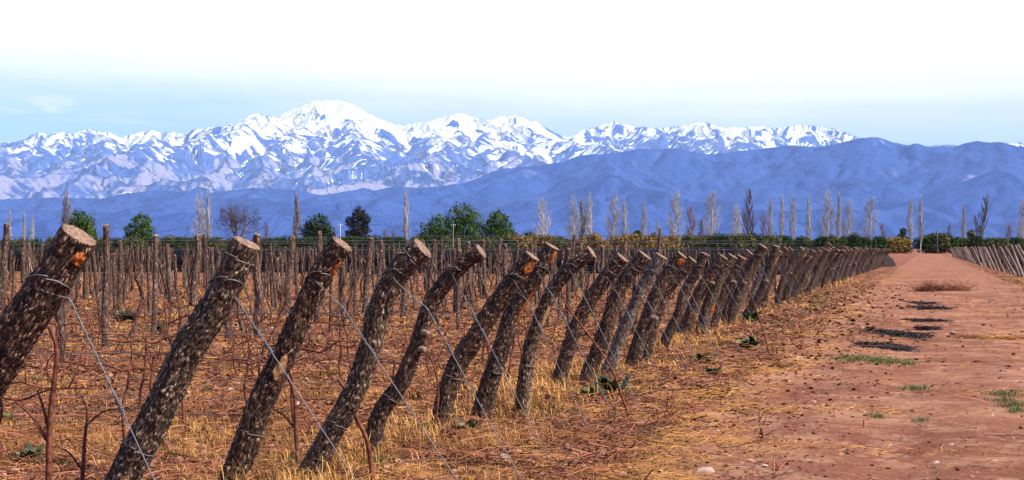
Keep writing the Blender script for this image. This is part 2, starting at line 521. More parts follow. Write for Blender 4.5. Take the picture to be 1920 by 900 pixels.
def droplets(Z, cell, n, steps, seed, rate=0.25, depos=0.25, inertia=0.25):
    """many water drops run down the height field at once and carve gullies"""
    r = np.random.default_rng(seed)
    H, W = Z.shape
    x = r.uniform(1, W - 3, n); y = r.uniform(1, H - 3, n)
    dx = np.zeros(n); dy = np.zeros(n); sed = np.zeros(n); vel = np.ones(n); wat = np.ones(n)
    flow = np.zeros_like(Z)
    for s in range(steps):
        xi = x.astype(int); yi = y.astype(int); fx = x - xi; fy = y - yi
        a = Z[yi, xi]; b = Z[yi, xi + 1]; c = Z[yi + 1, xi]; d = Z[yi + 1, xi + 1]
        gx = (b - a) * (1 - fy) + (d - c) * fy; gy = (c - a) * (1 - fx) + (d - b) * fx
        h = a * (1 - fx) * (1 - fy) + b * fx * (1 - fy) + c * (1 - fx) * fy + d * fx * fy
        dx = dx * inertia - gx * (1 - inertia); dy = dy * inertia - gy * (1 - inertia)
        L = np.hypot(dx, dy) + 1e-9; dx /= L; dy /= L
        nx = np.clip(x + dx, 1, W - 3); ny = np.clip(y + dy, 1, H - 3)
        xj = nx.astype(int); yj = ny.astype(int); gx2 = nx - xj; gy2 = ny - yj
        h2 = Z[yj, xj] * (1 - gx2) * (1 - gy2) + Z[yj, xj + 1] * gx2 * (1 - gy2) + Z[yj + 1, xj] * (1 - gx2) * gy2 + Z[yj + 1, xj + 1] * gx2 * gy2
        dh = h2 - h
        cap = np.maximum(-dh, 0.01 * cell) * vel * wat * 3.0
        dep = np.where(dh > 0, np.minimum(dh, sed), np.where(sed > cap, (sed - cap) * depos, 0))
        ero = np.where((dh <= 0) & (sed <= cap), np.minimum((cap - sed) * rate, -dh * 0.5), 0)
        ch = dep - ero
        D = np.zeros_like(Z)
        for (ox, oy, wt) in ((0, 0, (1 - fx) * (1 - fy)), (1, 0, fx * (1 - fy)), (0, 1, (1 - fx) * fy), (1, 1, fx * fy)):
            np.add.at(D, (yi + oy, xi + ox), ch * wt)
        Z += np.clip(D, -0.12 * cell, 0.03 * cell)
        np.add.at(flow, (yi, xi), wat)
        sed = sed + ero - dep
        vel = np.sqrt(np.clip(vel * vel - dh / cell * 0.6, 0.05, 4)); wat *= 0.985
        x, y = nx, ny
    return flow


def blur(A, k):
    for _ in range(k):
        A = (A + np.roll(A, 1, 0) + np.roll(A, -1, 0) + np.roll(A, 1, 1) + np.roll(A, -1, 1)) / 5
    return A


def build_range(trace, y_near, y_far, crest_y, cell, xspan, spur_px, slope, foot_h, noise_amp, seed, drops):
    r = np.random.default_rng(seed)
    ys = np.arange(y_near, y_far, cell); xs = np.arange(-xspan, xspan, cell)
    X, Y = np.meshgrid(xs, ys)
    tx = np.array([p[0] for p in trace], float); ty = np.array([p[1] for p in trace], float)
    crest_u = np.arange(-600, 2521, 6.0)
    cy = crest_y * (1 + 0.035 * fbm(crest_u / 170.0, crest_u * 0, 3, seed))
    cz = (HY - np.interp(crest_u, tx, ty)) / F * cy
    cxs = (crest_u - CX) / F * cy
    segs = []
    for i in range(len(crest_u) - 1):
        segs.append((cxs[i], cy[i], cz[i], cxs[i + 1], cy[i + 1], cz[i + 1], slope * 0.95, i * 96.0))
    def spur(x, y, z, ang, length, zend, depth):
        n = max(4, int(length / 500))
        px_, py_, pz = x, y, z
        a = ang
        s0 = r.uniform(0, 90000)
        for k in range(1, n + 1):
            a = a * 0.97 + ang * 0.03 + r.normal(0, 0.13)
            st = length / n
            nx_, ny_ = px_ + math.sin(a) * st, py_ - math.cos(a) * st
            f = k / n
            nz_ = z + (zend - z) * (f ** 0.85) + r.normal(0, 40)
            nz_ = min(nz_, pz - 5)
            segs.append((px_, py_, pz, nx_, ny_, nz_, slope * r.uniform(0.88, 1.08), s0 + k * st))
            if depth < 1 and k < n and r.random() < 0.34:
                sg = r.choice([-1, 1])
                spur(nx_, ny_, nz_, a + sg * r.uniform(0.5, 1.0), length * r.uniform(0.28, 0.5), max(foot_h * 0.8, nz_ - length * r.uniform(0.13, 0.22)), depth + 1)
            px_, py_, pz = nx_, ny_, nz_
    u = -560.0
    while u < 2500:
        u += spur_px * r.uniform(0.6, 1.4)
        # start from the highest crest point nearby
        sel = np.abs(crest_u - u) < spur_px * 0.4
        if not sel.any(): continue
        i = np.argmax(np.where(sel, cz, -1e9))
        spur(cxs[i], cy[i], cz[i] * 0.985, r.normal(0, 0.55), (cy[i] - y_near) * r.uniform(0.72, 0.98), foot_h * r.uniform(0.3, 1.0), 0)
    # warp the plan so ridges wander
    Xw = X + 230 * fbm(X / 2200, Y / 2200, 4, seed + 40, 0.48); Yw = Y + 230 * fbm(X / 2200, Y / 2200, 4, seed + 50, 0.48)
    Z = np.full(X.shape, -2500.0); S = np.zeros(X.shape); DD = np.zeros(X.shape)
    for (x1, y1, z1, x2, y2, z2, sl, s0) in segs:
        reach = (max(z1, z2) + 300) / sl
        i0 = max(0, int((min(y1, y2) - reach - y_near) / cell)); i1 = min(len(ys), int((max(y1, y2) + reach - y_near) / cell) + 1)
        j0 = max(0, int((min(x1, x2) - reach + xspan) / cell)); j1 = min(len(xs), int((max(x1, x2) + reach + xspan) / cell) + 1)
        if i0 >= i1 or j0 >= j1: continue
        xx = Xw[i0:i1, j0:j1]; yy = Yw[i0:i1, j0:j1]
        ex, ey = x2 - x1, y2 - y1; L2 = ex * ex + ey * ey + 1e-6
        t0 = ((xx - x1) * ex + (yy - y1) * ey) / L2
        t = np.clip(t0, 0, 1)
        d = np.hypot(xx - x1 - t * ex, yy - y1 - t * ey)
        Zs = z1 + (z2 - z1) * t - sl * d * (1.12 - 0.25 * np.minimum(d, 1500) / 1500)
        win = Zs > Z[i0:i1, j0:j1]
        Z[i0:i1, j0:j1] = np.where(win, Zs, Z[i0:i1, j0:j1])
        side = np.sign((xx - x1) * ey - (yy - y1) * ex) * 5000
        S[i0:i1, j0:j1] = np.where(win, s0 + np.clip(t0, -.6, 1.6) * math.sqrt(L2) + side, S[i0:i1, j0:j1])
        DD[i0:i1, j0:j1] = np.where(win, d, DD[i0:i1, j0:j1])
    base = foot_h * 0.35 * sstep(Y, y_near, y_near + (y_far - y_near) * 0.35)
    Z = np.maximum(Z, -80 + base * 0.5)
    hi = np.clip(Z / (np.max(cz) + 1), 0, 1)
    # ribs and gullies running straight down the flanks of every ridge
    wob = 60 * fbm(X / 500, Y / 500, 2, seed + 60)
    rib = 1 - 2.2 * np.abs(pn((S + wob) / 360, DD / 1700, seed + 5))
    rib2 = 1 - 2.2 * np.abs(pn((S + wob * .6) / 140, DD / 800, seed + 6))
    A = np.minimum(DD, 650)
    Z += noise_amp * A / 650 * (0.8 * rib + 0.42 * rib2 - 0.5)
    Z += 0.45 * noise_amp * (ridged(X / 1100, Y / 1100, 5, seed + 7) - 0.75)
    ribs = 0.65 * rib + 0.5 * rib2
    flow = np.zeros_like(Z)
    for k in range(drops[0]):
        flow += droplets(Z, cell, drops[1], drops[2], seed + 100 + k)
    Z = Z * 0.9 + 0.1 * blur(Z.copy(), 1)
    # bring the skyline to its place: one gentle height factor per bearing
    U = CX + F * X / Y
    ub = np.clip(((U + 620) / 4).astype(int), 0, 799)
    mx_ = np.zeros(800); np.maximum.at(mx_, ub.ravel(), (Z / Y).ravel())
    tgt = (HY - np.interp(np.arange(800) * 4 - 618, tx, ty)) / F
    ratio = np.where(mx_ > 0.005, tgt / np.maximum(mx_, 0.005), 1)
    kern = np.array([1, 2, 3, 2, 1.0]); kern /= kern.sum()
    ratio = np.convolve(np.pad(ratio, 2, mode='edge'), kern, 'valid')
    ratio = np.clip(ratio, 0.6, 1.6)
    fac = np.interp(U, np.arange(800) * 4 - 618, ratio)
    Z = np.where(Z > 0, Z * fac, Z)
    edge = np.minimum(sstep(Y, y_near, y_near + 1200), 1)
    Z = np.maximum(Z * edge - 60 * (1 - edge), -3.0)
    return X, Y, Z, flow, ribs, S, DD


def grid_mesh(name, X, Y, Z, attrs, m):
    H, W = X.shape
    V = np.stack([X, Y, Z], -1).reshape(-1, 3)
    i = np.arange(H - 1)[:, None] * W + np.arange(W - 1)[None]
    Q = np.stack([i, i + 1, i + W + 1, i + W], -1).reshape(-1, 4)
    # drop cells far outside the view and on the hidden back
    return mesh_from(name, V, [Q], None, {k: a.ravel() for k, a in attrs.items()}, [m])


X, Y, Z, flow, ribs, S, DD = build_range(SNOW, 31000, 51500, 48000, 52, 22500, 66, 0.60, 1300, 200, 11, (3, 36000, 60))
gy_, gx_ = np.gradient(Z, 52)
steep = np.hypot(gx_, gy_)
conc = blur(Z, 14) - Z                                # positive in hollows
conc2 = blur(Z, 3) - Z
U = CX + F * X / Y
line = 2700 + 350 * (1 - sstep(U, 150, 330)) + 350 * sstep(U, 1000, 1250) + 320 * fbm(X / 2500, Y / 2500, 3, 77)
fl = np.clip(np.log1p(blur(flow, 1)) / 3.0, 0, 1.3)
snow = 0.5 + (Z - line) / 1500 + np.clip(conc / 300, -0.2, 0.25) + np.clip(conc2 / 60, -0.1, 0.1) - 0.30 * (ribs - 0.50) * (1 - 0.7 * sstep(Z, 3300, 4300)) - 0.30 * np.clip(steep - 0.8, 0, 2)
snow = snow + 0.30 * sstep(Z, 3500, 4300)
snow = np.where(Z < 900, 0, snow)
scree_sunlit = np.clip(0.5 + fbm(X / 900, Y / 2600, 3, 31) * 0.9 - gx_ * 0.55 - (Z - 1200) / 2600, 0, 1)  # scree patches, painted paler on sun-facing slopes as if lit
obj('mountain_range', grid_mesh('mountain_range', X, Y, Z, dict(snow=np.clip(snow, -0.5, 1.5), scree_sunlit=scree_sunlit, along=S, down=DD), M['andes']), kind='structure')

X, Y, Z, flow, ribs, S, DD = build_range(FOOT, 14500, 28500, 25500, 50, 11500, 75, 0.36, 330, 62, 29, (2, 16000, 45))
gy_, gx_ = np.gradient(Z, 50)
scree_sunlit = np.clip(-0.12 + fbm(X / 420, Y / 1100, 4, 61) * 0.9 - gx_ * 0.35 + (Z - 900) / 4000, 0, 1)  # random pale patches plus sunlight painted on the right-facing slopes
obj('foothills', grid_mesh('foothills', X, Y, Z, dict(scree_sunlit=scree_sunlit, along=S, down=DD), M['foothill']), kind='structure')

# ------------------------------------------------------------------ ground and track
ang = np.concatenate([np.linspace(-22.5, 22.5, 560), np.linspace(23.5, 336.5, 70)])
rad = np.concatenate([np.geomspace(0.4, 5.5, 14), np.geomspace(6, 130, 430), np.geomspace(134, 90000, 60)])
A_, R_ = np.meshgrid(np.radians(ang), rad)
gX, gY = R_ * np.sin(A_), R_ * np.cos(A_)
gZ = gh(gX, gY)
nA, nR = len(ang), len(rad)
i = np.arange(nR - 1)[:, None] * nA; j = np.arange(nA)[None]; k = (j + 1) % nA
Q = np.stack([i + j, i + k, i + nA + k, i + nA + j], -1).reshape(-1, 4)[:, ::-1]
V = np.stack([gX, gY, gZ], -1).reshape(-1, 3)
V = np.vstack([V, [[0, 0, 0]]])
T = np.stack([np.arange(nA), (np.arange(nA) + 1) % nA, np.full(nA, len(V) - 1)], 1)
obj('ground', mesh_from('ground', V, [T, Q], None, None, [M['soil']]), kind='structure')

qs = np.concatenate([np.linspace(-40, 8, 25), np.geomspace(8.2, 560, 520)])
ps = np.linspace(1.3, 8.1, 90)
Pp, Qq = np.meshgrid(ps, qs)
tX, tY = xy(Pp, Qq)
wob = 0.35 * fbm(tX * 0.5, tY * 0.5, 4, 33) + 0.2 * fbm(tX * 2.6, tY * 2.6, 3, 36)
ee = np.minimum(Pp - 1.75, 7.75 - Pp) + wob
tZ = gh(tX, tY) + np.clip(ee * 0.06, -0.05, 0.014)
H_, W_ = tX.shape
i = np.arange(H_ - 1)[:, None] * W_ + np.arange(W_ - 1)[None]
obj('dirt_track', mesh_from('dirt_track', np.stack([tX, tY, tZ], -1).reshape(-1, 3), [np.stack([i, i + 1, i + W_ + 1, i + W_], -1).reshape(-1, 4)], None, None, [M['track']]), kind='structure')


# ------------------------------------------------------------------ bark-covered posts
def worley(u, v, nu, nv, seed):
    """cells nu round (wraps) by nv along: F1, F2 and the cell's own random numbers"""
    r = np.random.default_rng(seed)
    jx = r.random((nv + 4, nu)); jy = r.random((nv + 4, nu)); rid = r.random((nv + 4, nu))
    U_ = u * nu; V_ = v * nv + 1
    ui = np.floor(U_).astype(int); vi = np.floor(V_).astype(int)
    f1 = np.full(u.shape, 9.0); f2 = np.full(u.shape, 9.0); idd = np.zeros(u.shape); ly = np.zeros(u.shape)
    for a in (-1, 0, 1):
        for b in (-1, 0, 1):
            cu = (ui + a); cv = np.clip(vi + b, 0, nv + 3)
            px_ = cu + jx[cv, cu % nu]; py_ = cv + jy[cv, cu % nu]
            d = np.hypot(U_ - px_, V_ - py_)
            n = d < f1
            f2 = np.where(n, f1, np.minimum(f2, d)); idd = np.where(n, rid[cv, cu % nu], idd); ly = np.where(n, V_ - py_, ly)
            f1 = np.where(n, d, f1)
    return f1, f2, idd, ly


def log_mesh(name, path, rad_, m, seg, rings, seed, amp=0.008, cellw=0.030, celll=0.052, lumps=0.08):
    """bark surface of a log along path (world or local points, base first); returns mesh, rail, frames, radii"""
    P = rail(path, rings)
    L = np.concatenate([[0], np.cumsum(np.linalg.norm(np.diff(P, axis=0), axis=1))])
    cref = np.array([0.0, -1.0, 0.0])
    T, A, B = frames(P, cref)
    rr = np.interp(L / L[-1], np.linspace(0, 1, len(np.atleast_1d(rad_))), np.atleast_1d(rad_)) if np.ndim(rad_) else np.full(rings, rad_)
    th = np.linspace(0, 2 * np.pi, seg + 1)
    TH, LL = np.meshgrid(th, L)
    u = TH / (2 * np.pi); circ = 2 * np.pi * rr.mean()
    un = u.copy(); un[:, -1] = 0
    nu = max(6, int(circ / cellw)); nv = max(6, int(L[-1] / celll))
    warp = 0.012 * pn(np.cos(TH) * 3 + 9, LL * 14, seed)
    f1, f2, idd, ly = worley(un, np.clip(LL / L[-1] + warp / L[-1] * 1.0, 0, 1), nu, nv, seed)
    plate = sstep(f2 - f1, 0.02, 0.28)
    disp = amp * (plate * (0.35 + 0.65 * idd) - 0.45 + plate * ly * 0.55)
    big = lumps * pn(np.cos(TH) * 1.3 + seed, LL * 3.2 + np.sin(TH) * 1.3, seed + 2) + 0.5 * lumps * pn(np.cos(TH) * 3 + seed, LL * 9 + np.sin(TH) * 3, seed + 3)
    Rr = rr[:, None] * (1 + big) + disp
    V = P[:, None] + Rr[..., None] * (A[:, None] * np.cos(TH)[..., None] + B[:, None] * np.sin(TH)[..., None])
    W = seg + 1
    i = np.arange(rings - 1)[:, None] * W + np.arange(seg)[None]
    Q = np.stack([i, i + 1, i + W + 1, i + W], -1).reshape(-1, 4)
    uv = np.stack([u * circ, LL], -1).reshape(-1, 2)
    me = mesh_from(name, V.reshape(-1, 3), [Q], uv, None, [m])
    return me, P, (T, A, B), Rr, L


def cut_mesh(name, P, fr, Rr, seed, m):
    """sawn end: slightly domed, ragged disc a few mm proud of the bark edge"""
    T, A, B = fr[0][-1], fr[1][-1], fr[2][-1]
    seg = Rr.shape[1] - 1
    th = np.linspace(0, 2 * np.pi, seg, endpoint=False)
    edge = Rr[-1, :-1]
    V = []
    for f, lift in ((1.0, -0.002), (0.93, 0.006), (0.6, 0.009), (0.25, 0.010)):
        n = 0.004 * pn(np.cos(th) * f * 4 + seed, np.sin(th) * f * 4, seed)
        V.append(P[-1] + (edge * f)[:, None] * (np.cos(th)[:, None] * A + np.sin(th)[:, None] * B) + (lift + n * f)[:, None] * T)
    V = np.vstack(V + [(P[-1] + 0.010 * T)[None]])
    Q, Tn = [], []
    for k in range(3):
        j = np.arange(seg)
        Q.append(np.stack([k * seg + j, k * seg + (j + 1) % seg, (k + 1) * seg + (j + 1) % seg, (k + 1) * seg + j], 1))
    j = np.arange(seg)
    Tn = np.stack([3 * seg + j, 3 * seg + (j + 1) % seg, np.full(seg, 4 * seg)], 1)
    return mesh_from(name, V, [np.vstack(Q), Tn], None, None, [m])


def surf(P, fr, Rr, L, s, th, lift=0.0):
    """point on the log at fraction s along, angle th (0 faces the camera side, + to the right)"""
    n = len(P); f = s * (n - 1); i = int(min(max(f, 0), n - 2)); t = f - i
    c = P[i] * (1 - t) + P[i + 1] * t
    A, B = fr[1][i], fr[2][i]
    seg = Rr.shape[1] - 1
    r = Rr[i, int(round((th % (2 * np.pi)) / (2 * np.pi) * seg)) % seg] + lift
    return c + r * (A * math.cos(th) + B * math.sin(th))


def loop_mesh(name, P, fr, Rr, L, s, wr, m, tilt=0.0, turns=1):
    pts = []
    for k in range(26 * turns + 1):
        th = 2 * math.pi * k / 26
        ss = s + tilt * math.cos(th - 0.6) + 0.006 * k / 26
        pts.append(surf(P, fr, Rr, L, min(ss, 0.995), th, wr * 1.1 + 0.002))
    mb = MB(); add_tube(mb, np.array(pts), wr, 5)
    return mb.mesh(name, [m])


def patch_mesh(name, P, fr, Rr, L, s0, s1, th0, th1, m, seed):
    """torn or cut patch of bare wood lying on the log"""
    n = 12; V = []
    for a in np.linspace(-1, 1, n):
        for b in np.linspace(-1, 1, n):
            q = math.sqrt(max(0.0, 1 - a * a)) if abs(a) < 1 else 0
            ra = 0.82 + 0.3 * float(pn(a * 2 + seed, b * 2, seed))
            bb = b * q * ra
            th = (th0 + th1) / 2 + (th1 - th0) / 2 * bb
            s = (s0 + s1) / 2 + (s1 - s0) / 2 * a * (0.9 + 0.2 * float(pn(b * 3, seed, 3)))
            lift = 0.006 * (1 - (abs(b) ** 4)) * (1 - a ** 4) - 0.004
            V.append(surf(P, fr, Rr, L, s, th, lift + 0.004))
    i = np.arange(n - 1)[:, None] * n + np.arange(n - 1)[None]
    Q = np.stack([i, i + 1, i + n + 1, i + n], -1).reshape(-1, 4)
    return mesh_from(name, np.array(V), [Q], None, None, [m])


def stub_mesh(name, c, d, r, l, seed, m):
    d = np.asarray(d, float); d /= np.linalg.norm(d)
    mb = MB()
    pts = np.array([c - d * 0.02, c + d * l * 0.4, c + d * l * 0.9, c + d * l])
    add_tube(mb, pts, np.array([1.35, 1.05, 1.0, 0.85]) * r, 10)
    return mb.mesh(name, [m])


# photo-traced axes of the nearest seventeen end posts: base first
POSTS = [
    dict(ax=[(-278, 1100), (-90, 815), (20, 640), (75, 560), (148, 441)], w=[80, 80, 82, 80, 70], m='bark'),
    dict(ax=[(180, 1010), (235, 890), (295, 777), (348, 665), (414, 555), (463, 456)], w=[64, 62, 60, 60, 58, 54], m='bark_grey'),
    dict(ax=[(408, 970), (438, 895), (465, 822), (494, 743), (533, 665), (567, 587), (606, 508), (642, 458)], w=[52, 50, 49, 48, 45, 44, 43, 42], m='bark'),
    dict(ax=[(556, 935), (577, 895), (619, 815), (659, 747), (680, 695), (697, 644), (706, 593), (728, 542), (752, 503), (793, 466)], w=[46, 44, 42, 41, 41, 41, 41, 43, 45, 46], m='bark_grey'),
    dict(ax=[(686, 882), (699, 828), (708, 787), (724, 757), (750, 721), (773, 670), (791, 619), (806, 573), (826, 542), (860, 501), (902, 471)], w=[36, 34, 32, 31, 31, 30, 29, 31, 29, 29, 31], m='bark_red'),
    dict(ax=[(822, 822), (827, 795), (837, 740), (862, 676), (891, 633), (923, 580), (963, 527), (998, 480)], w=[40, 38, 37, 37, 36, 36, 34, 31], m='bark'),
    dict(ax=[(896, 806), (912, 740), (928, 687), (947, 633), (965, 580), (1008, 511), (1035, 462)], w=[37, 36, 34, 33, 32, 31, 29], m='bark_red'),
    dict(ax=[(980, 798), (981, 740), (987, 687), (1000, 633), (1019, 580), (1037, 543), (1072, 500), (1110, 473)], w=[30, 27, 26, 25, 25, 25, 26, 26], m='bark_grey'),
    dict(ax=[(1034, 748), (1056, 687), (1072, 633), (1096, 580), (1131, 527), (1167, 483)], w=[29, 27, 27, 27, 27, 27], m='bark'),
    dict(ax=[(1094, 732), (1109, 687), (1131, 633), (1147, 580), (1171, 527), (1209, 478)], w=[30, 29, 28, 27, 27, 27], m='bark'),
    dict(ax=[(1122, 726), (1147, 676), (1163, 633), (1187, 580), (1211, 527), (1240, 480)], w=[25, 24, 23, 23, 23, 23], m='pale_mix'),
    dict(ax=[(1181, 702), (1195, 651), (1209, 610), (1227, 561), (1250, 515), (1279, 478)], w=[29, 28, 27, 26, 24, 22], m='bark_red'),
    dict(ax=[(1207, 690), (1218, 639), (1230, 596), (1247, 552), (1267, 526), (1299, 487)], w=[22, 20, 20, 20, 19, 18], m='bark'),
    dict(ax=[(1233, 666), (1256, 622), (1273, 587), (1284, 547), (1305, 512), (1322, 476)], w=[20, 19, 19, 18, 18, 18], m='bark_red'),
    dict(ax=[(1271, 638), (1287, 610), (1299, 576), (1313, 547), (1334, 514), (1356, 481)], w=[24, 24, 23, 23, 22, 21], m='bark'),
    dict(ax=[(1311, 637), (1328, 576), (1348, 523), (1374, 480)], w=[25, 24, 23, 20], m='bark_grey'),
    dict(ax=[(1327, 632), (1345, 576), (1365, 529), (1391, 482)], w=[23, 22, 21, 20], m='bark_red'),
]
POST_LABELS = [
    'thickest leaning log post cut by the left edge, orange bare patch under its sawn top',
    'thick grey-brown leaning log with pale lichen spots and an orange gash near its foot',
    'third leaning log post, speckled bark and pale scar halfway, orange patch under its sawn top',
    'dark grey leaning log post with an S-shaped bow and a broad rounded sawn top',
    'thin crooked red-brown log post with an elbow, a knobbly knot and a kinked foot',
    'speckled leaning log post with bright orange sawn top, right of the crooked thin one',
    'dark upright-leaning log post with the tallest top, tipped orange, crossing behind the orange-topped one',
    'slender smooth grey log post curving over to the right with a near vertical foot',
    'speckled log post just right of the slender curved one',
    'straight thick log post with a pale sawn top, left of the bleached one',
    'log post with a bleached grey lower half, close against the straight thick one',
    'dark log post with an orange sawn top and a cut branch stub halfway up',
    'thin low log post pressed behind the dark stubbed post with the orange top',
    'thin reddish leaning log post in the gap right of the stubbed dark post',
    'dark bowed log post, first of the overlapping trio after the thin reddish post',
    'log post in the middle of the overlapping trio, orange scar low beside it',
    'rightmost log post of the overlapping trio, next to the green weeds',
]
bark_pale = m_bark('bark_bleached', (0.06, 0.036, 0.026), (0.26, 0.18, 0.14), (0.55, 0.47, 0.42), 0.55)
M['pale_mix'] = bark_pale
GP = 'leaning log end posts along the left side of the track'
END = []                                                # (base xy) of each row
row_top = []
for n, pd in enumerate(POSTS):
    ax = pd['ax']
    b = ray_ground(*ax[0])
    pts = [in_plane(b, *a) for a in ax]
    pts[0][2] = 0.0
    ground = float(gh(b[0], b[1]))
    dn = pts[1] - pts[0]; dn /= np.linalg.norm(dn)
    low = pts[0] - dn * 0.3
    rads = np.array([w_ / 2 * p_[1] / F for w_, p_ in zip(pd['w'], pts)])
    path = np.vstack([low] + pts)
    rads = np.concatenate([[rads[0] * 1.08], rads])
    org = np.array([b[0], b[1], ground])
    t = thing('end_post', POST_LABELS[n], 'post', org, 0, GP)
    seg, rings = ((84, 190) if n < 4 else (64, 150) if n < 8 else (44, 110))
    # radii against arc length
    dl = np.concatenate([[0], np.cumsum(np.linalg.norm(np.diff(path, axis=0), axis=1))]); dl /= dl[-1]
    rr = np.interp(np.linspace(0, 1, 40), dl, rads)
    me, P, fr, Rr, L = log_mesh('bark', path - org, rr, M[pd['m']], seg, rings, 20 + n, amp=0.011 if n < 10 else 0.008, lumps=0.10)
    obj('bark', me, t)
    obj('sawn_end', cut_mesh('sawn_end', P, fr, Rr, n, M['cut']), t)
    obj('wire_loop', loop_mesh('wire_loop', P, fr, Rr, L, 0.88, 0.0038, M['wire'], 0.03), t)
    if n < 10:
        obj('wire_loop', loop_mesh('wire_loop', P, fr, Rr, L, 0.40, 0.0028, M['old_wire'], 0.008), t)
    if n in (1, 3, 8):
        obj('wire_loop', loop_mesh('wire_loop', P, fr, Rr, L, 0.955, 0.0028, M['old_wire'], 0.004), t)
    if n == 0:
        obj('bare_patch', patch_mesh('bare_patch', P, fr, Rr, L, .950, .984, .45, 1.30, M['scar'], 1), t)
        obj('bare_patch', patch_mesh('bare_patch', P, fr, Rr, L, .55, .63, 1.1, 1.6, M['scar'], 5), t)
    if n == 1:
        obj('bare_patch', patch_mesh('bare_patch', P, fr, Rr, L, .265, .345, -.05, .65, M['scar_pale'], 2), t)
    if n == 2:
        obj('bare_patch', patch_mesh('bare_patch', P, fr, Rr, L, .575, .66, -.2, .75, M['scar_pale'], 3), t)
        obj('bare_patch', patch_mesh('bare_patch', P, fr, Rr, L, .89, .97, .7, 1.5, M['scar'], 7), t)
    if n == 5:
        obj('bare_patch', patch_mesh('bare_patch', P, fr, Rr, L, .925, .995, -.2, 1.5, M['scar'], 4), t)
    if n == 6:
        obj('bare_patch', patch_mesh('bare_patch', P, fr, Rr, L, .93, .995, .5, 1.5, M['scar'], 8), t)
        obj('bare_patch', patch_mesh('bare_patch', P, fr, Rr, L, .62, .82, .7, 1.3, M['scar'], 9), t)
    if n == 7:
        obj('bare_patch', patch_mesh('bare_patch', P, fr, Rr, L, .57, .7, .3, 1.2, M['scar_pale'], 6), t)
    if n == 11:
        obj('bare_patch', patch_mesh('bare_patch', P, fr, Rr, L, .93, .995, -.3, 1.5, M['scar'], 14), t)
    if n == 15:
        obj('bare_patch', patch_mesh('bare_patch', P, fr, Rr, L, .42, .52, .3, 1.4, M['scar'], 15), t)
    if n == 4:
        for s_, th_ in ((.655, .5), (.60, .75)):
            c_ = surf(P, fr, Rr, L, s_, th_)
            k_ = obj('knot', stub_mesh('knot', c_, np.array([.75, -.7, -.15]), 0.022, 0.045, n, M['cut']), t)
    if n in (11, 14, 16):
        c_ = surf(P, fr, Rr, L, .55 if n == 11 else .75, .7)
        obj('branch_stub', stub_mesh('branch_stub', c_, np.array([.8, -.6, -.2]), 0.03, 0.07, n, M['cut']), t)
    END.append(b)
    i80 = int(0.88 * (rings - 1))
    row_top.append((P[i80] + org, Rr[i80].mean(), fr[0][i80]))

# far end posts of the same row: eight more logs, then copies of them
q_last = pq(*END[-1])[1]
protos = []
far_q = []
q = q_last + 1.5
while q < 150:
    far_q.append(q); q += 1.42 * random.uniform(0.9, 1.1)
ORD = ['first', 'second', 'third', 'fourth', 'fifth', 'sixth', 'seventh', 'eighth', 'ninth', 'tenth', 'eleventh', 'twelfth', 'thirteenth',
       'fourteenth', 'fifteenth', 'sixteenth', 'seventeenth', 'eighteenth', 'nineteenth', 'twentieth']


def nth(k):
    if k <= 20: return ORD[k - 1]
    s = 'th' if 10 <= k % 100 <= 20 else {1: 'st', 2: 'nd', 3: 'rd'}.get(k % 10, 'th')
    return '%d%s' % (k, s)


for n, q in enumerate(far_q):
    x, y = xy(random.uniform(-0.18, 0.18), q)
    z = float(gh(x, y))
    lab = ('leaning log post %s beyond the overlapping trio beside the green weeds' % nth(n + 1)) if n < 20 else 'one of the small leaning log posts packed along the far track edge'
    sc = random.uniform(0.94, 1.06)
    if n < 8:
        h = 1.52; lean = 0.66 + 0.14 * random.random(); bow = random.uniform(-0.16, 0.16)
        path = np.array([[-0.10, 0, -0.3], [0.0, 0, 0], [lean * .3 + bow, random.uniform(-.03, .03), h * .35], [lean * .62 + bow * .7, random.uniform(-.03, .03), h * .7], [lean, 0, h]])
        t = thing('end_post', lab, 'post', (x, y, z), OROT, GP)
        r0 = random.uniform(0.078, 0.098)
        me, P, fr, Rr, L = log_mesh('bark', path, np.linspace(r0 * 1.08, r0 * 0.9, 20), M[('bark', 'bark_red', 'bark', 'bark_grey', 'bark_red', 'bark', 'pale_mix', 'bark_red')[n]], 30, 70, 60 + n, amp=0.008, cellw=0.04, celll=0.07, lumps=0.14)
        obj('bark', me, t)
        obj('sawn_end', cut_mesh('sawn_end', P, fr, Rr, n, M['cut']), t)
        obj('wire_loop', loop_mesh('wire_loop', P, fr, Rr, L, 0.88, 0.0038, M['wire'], 0.03), t)
        if n in (1, 4):
            c_ = surf(P, fr, Rr, L, .6, .3)
            obj('branch_stub', stub_mesh('branch_stub', c_, np.array([.7, -.7, -.1]), 0.03, 0.06, n, M['cut']), t)
        if n in (2, 5):
            obj('bare_patch', patch_mesh('bare_patch', P, fr, Rr, L, .80, .95, .2, 1.3, M['scar_pale'], n), t)
        protos.append(t)
        t.scale = (1, 1, sc)
    else:
        t = copy_tree(protos[random.randrange(8)], (x, y, z), OROT + random.uniform(-.10, .10), lab, GP if n < 20 else 'small far leaning log posts', (random.uniform(.85, 1.2), random.uniform(.9, 1.15), sc))
    END.append(np.array([x, y]))
    row_top.append((np.array([x, y, z + 1.2]) + 0.6 * np.array([OUT[0], OUT[1], 0]), 0.085, np.array([OUT[0] * .4, OUT[1] * .4, .9])))

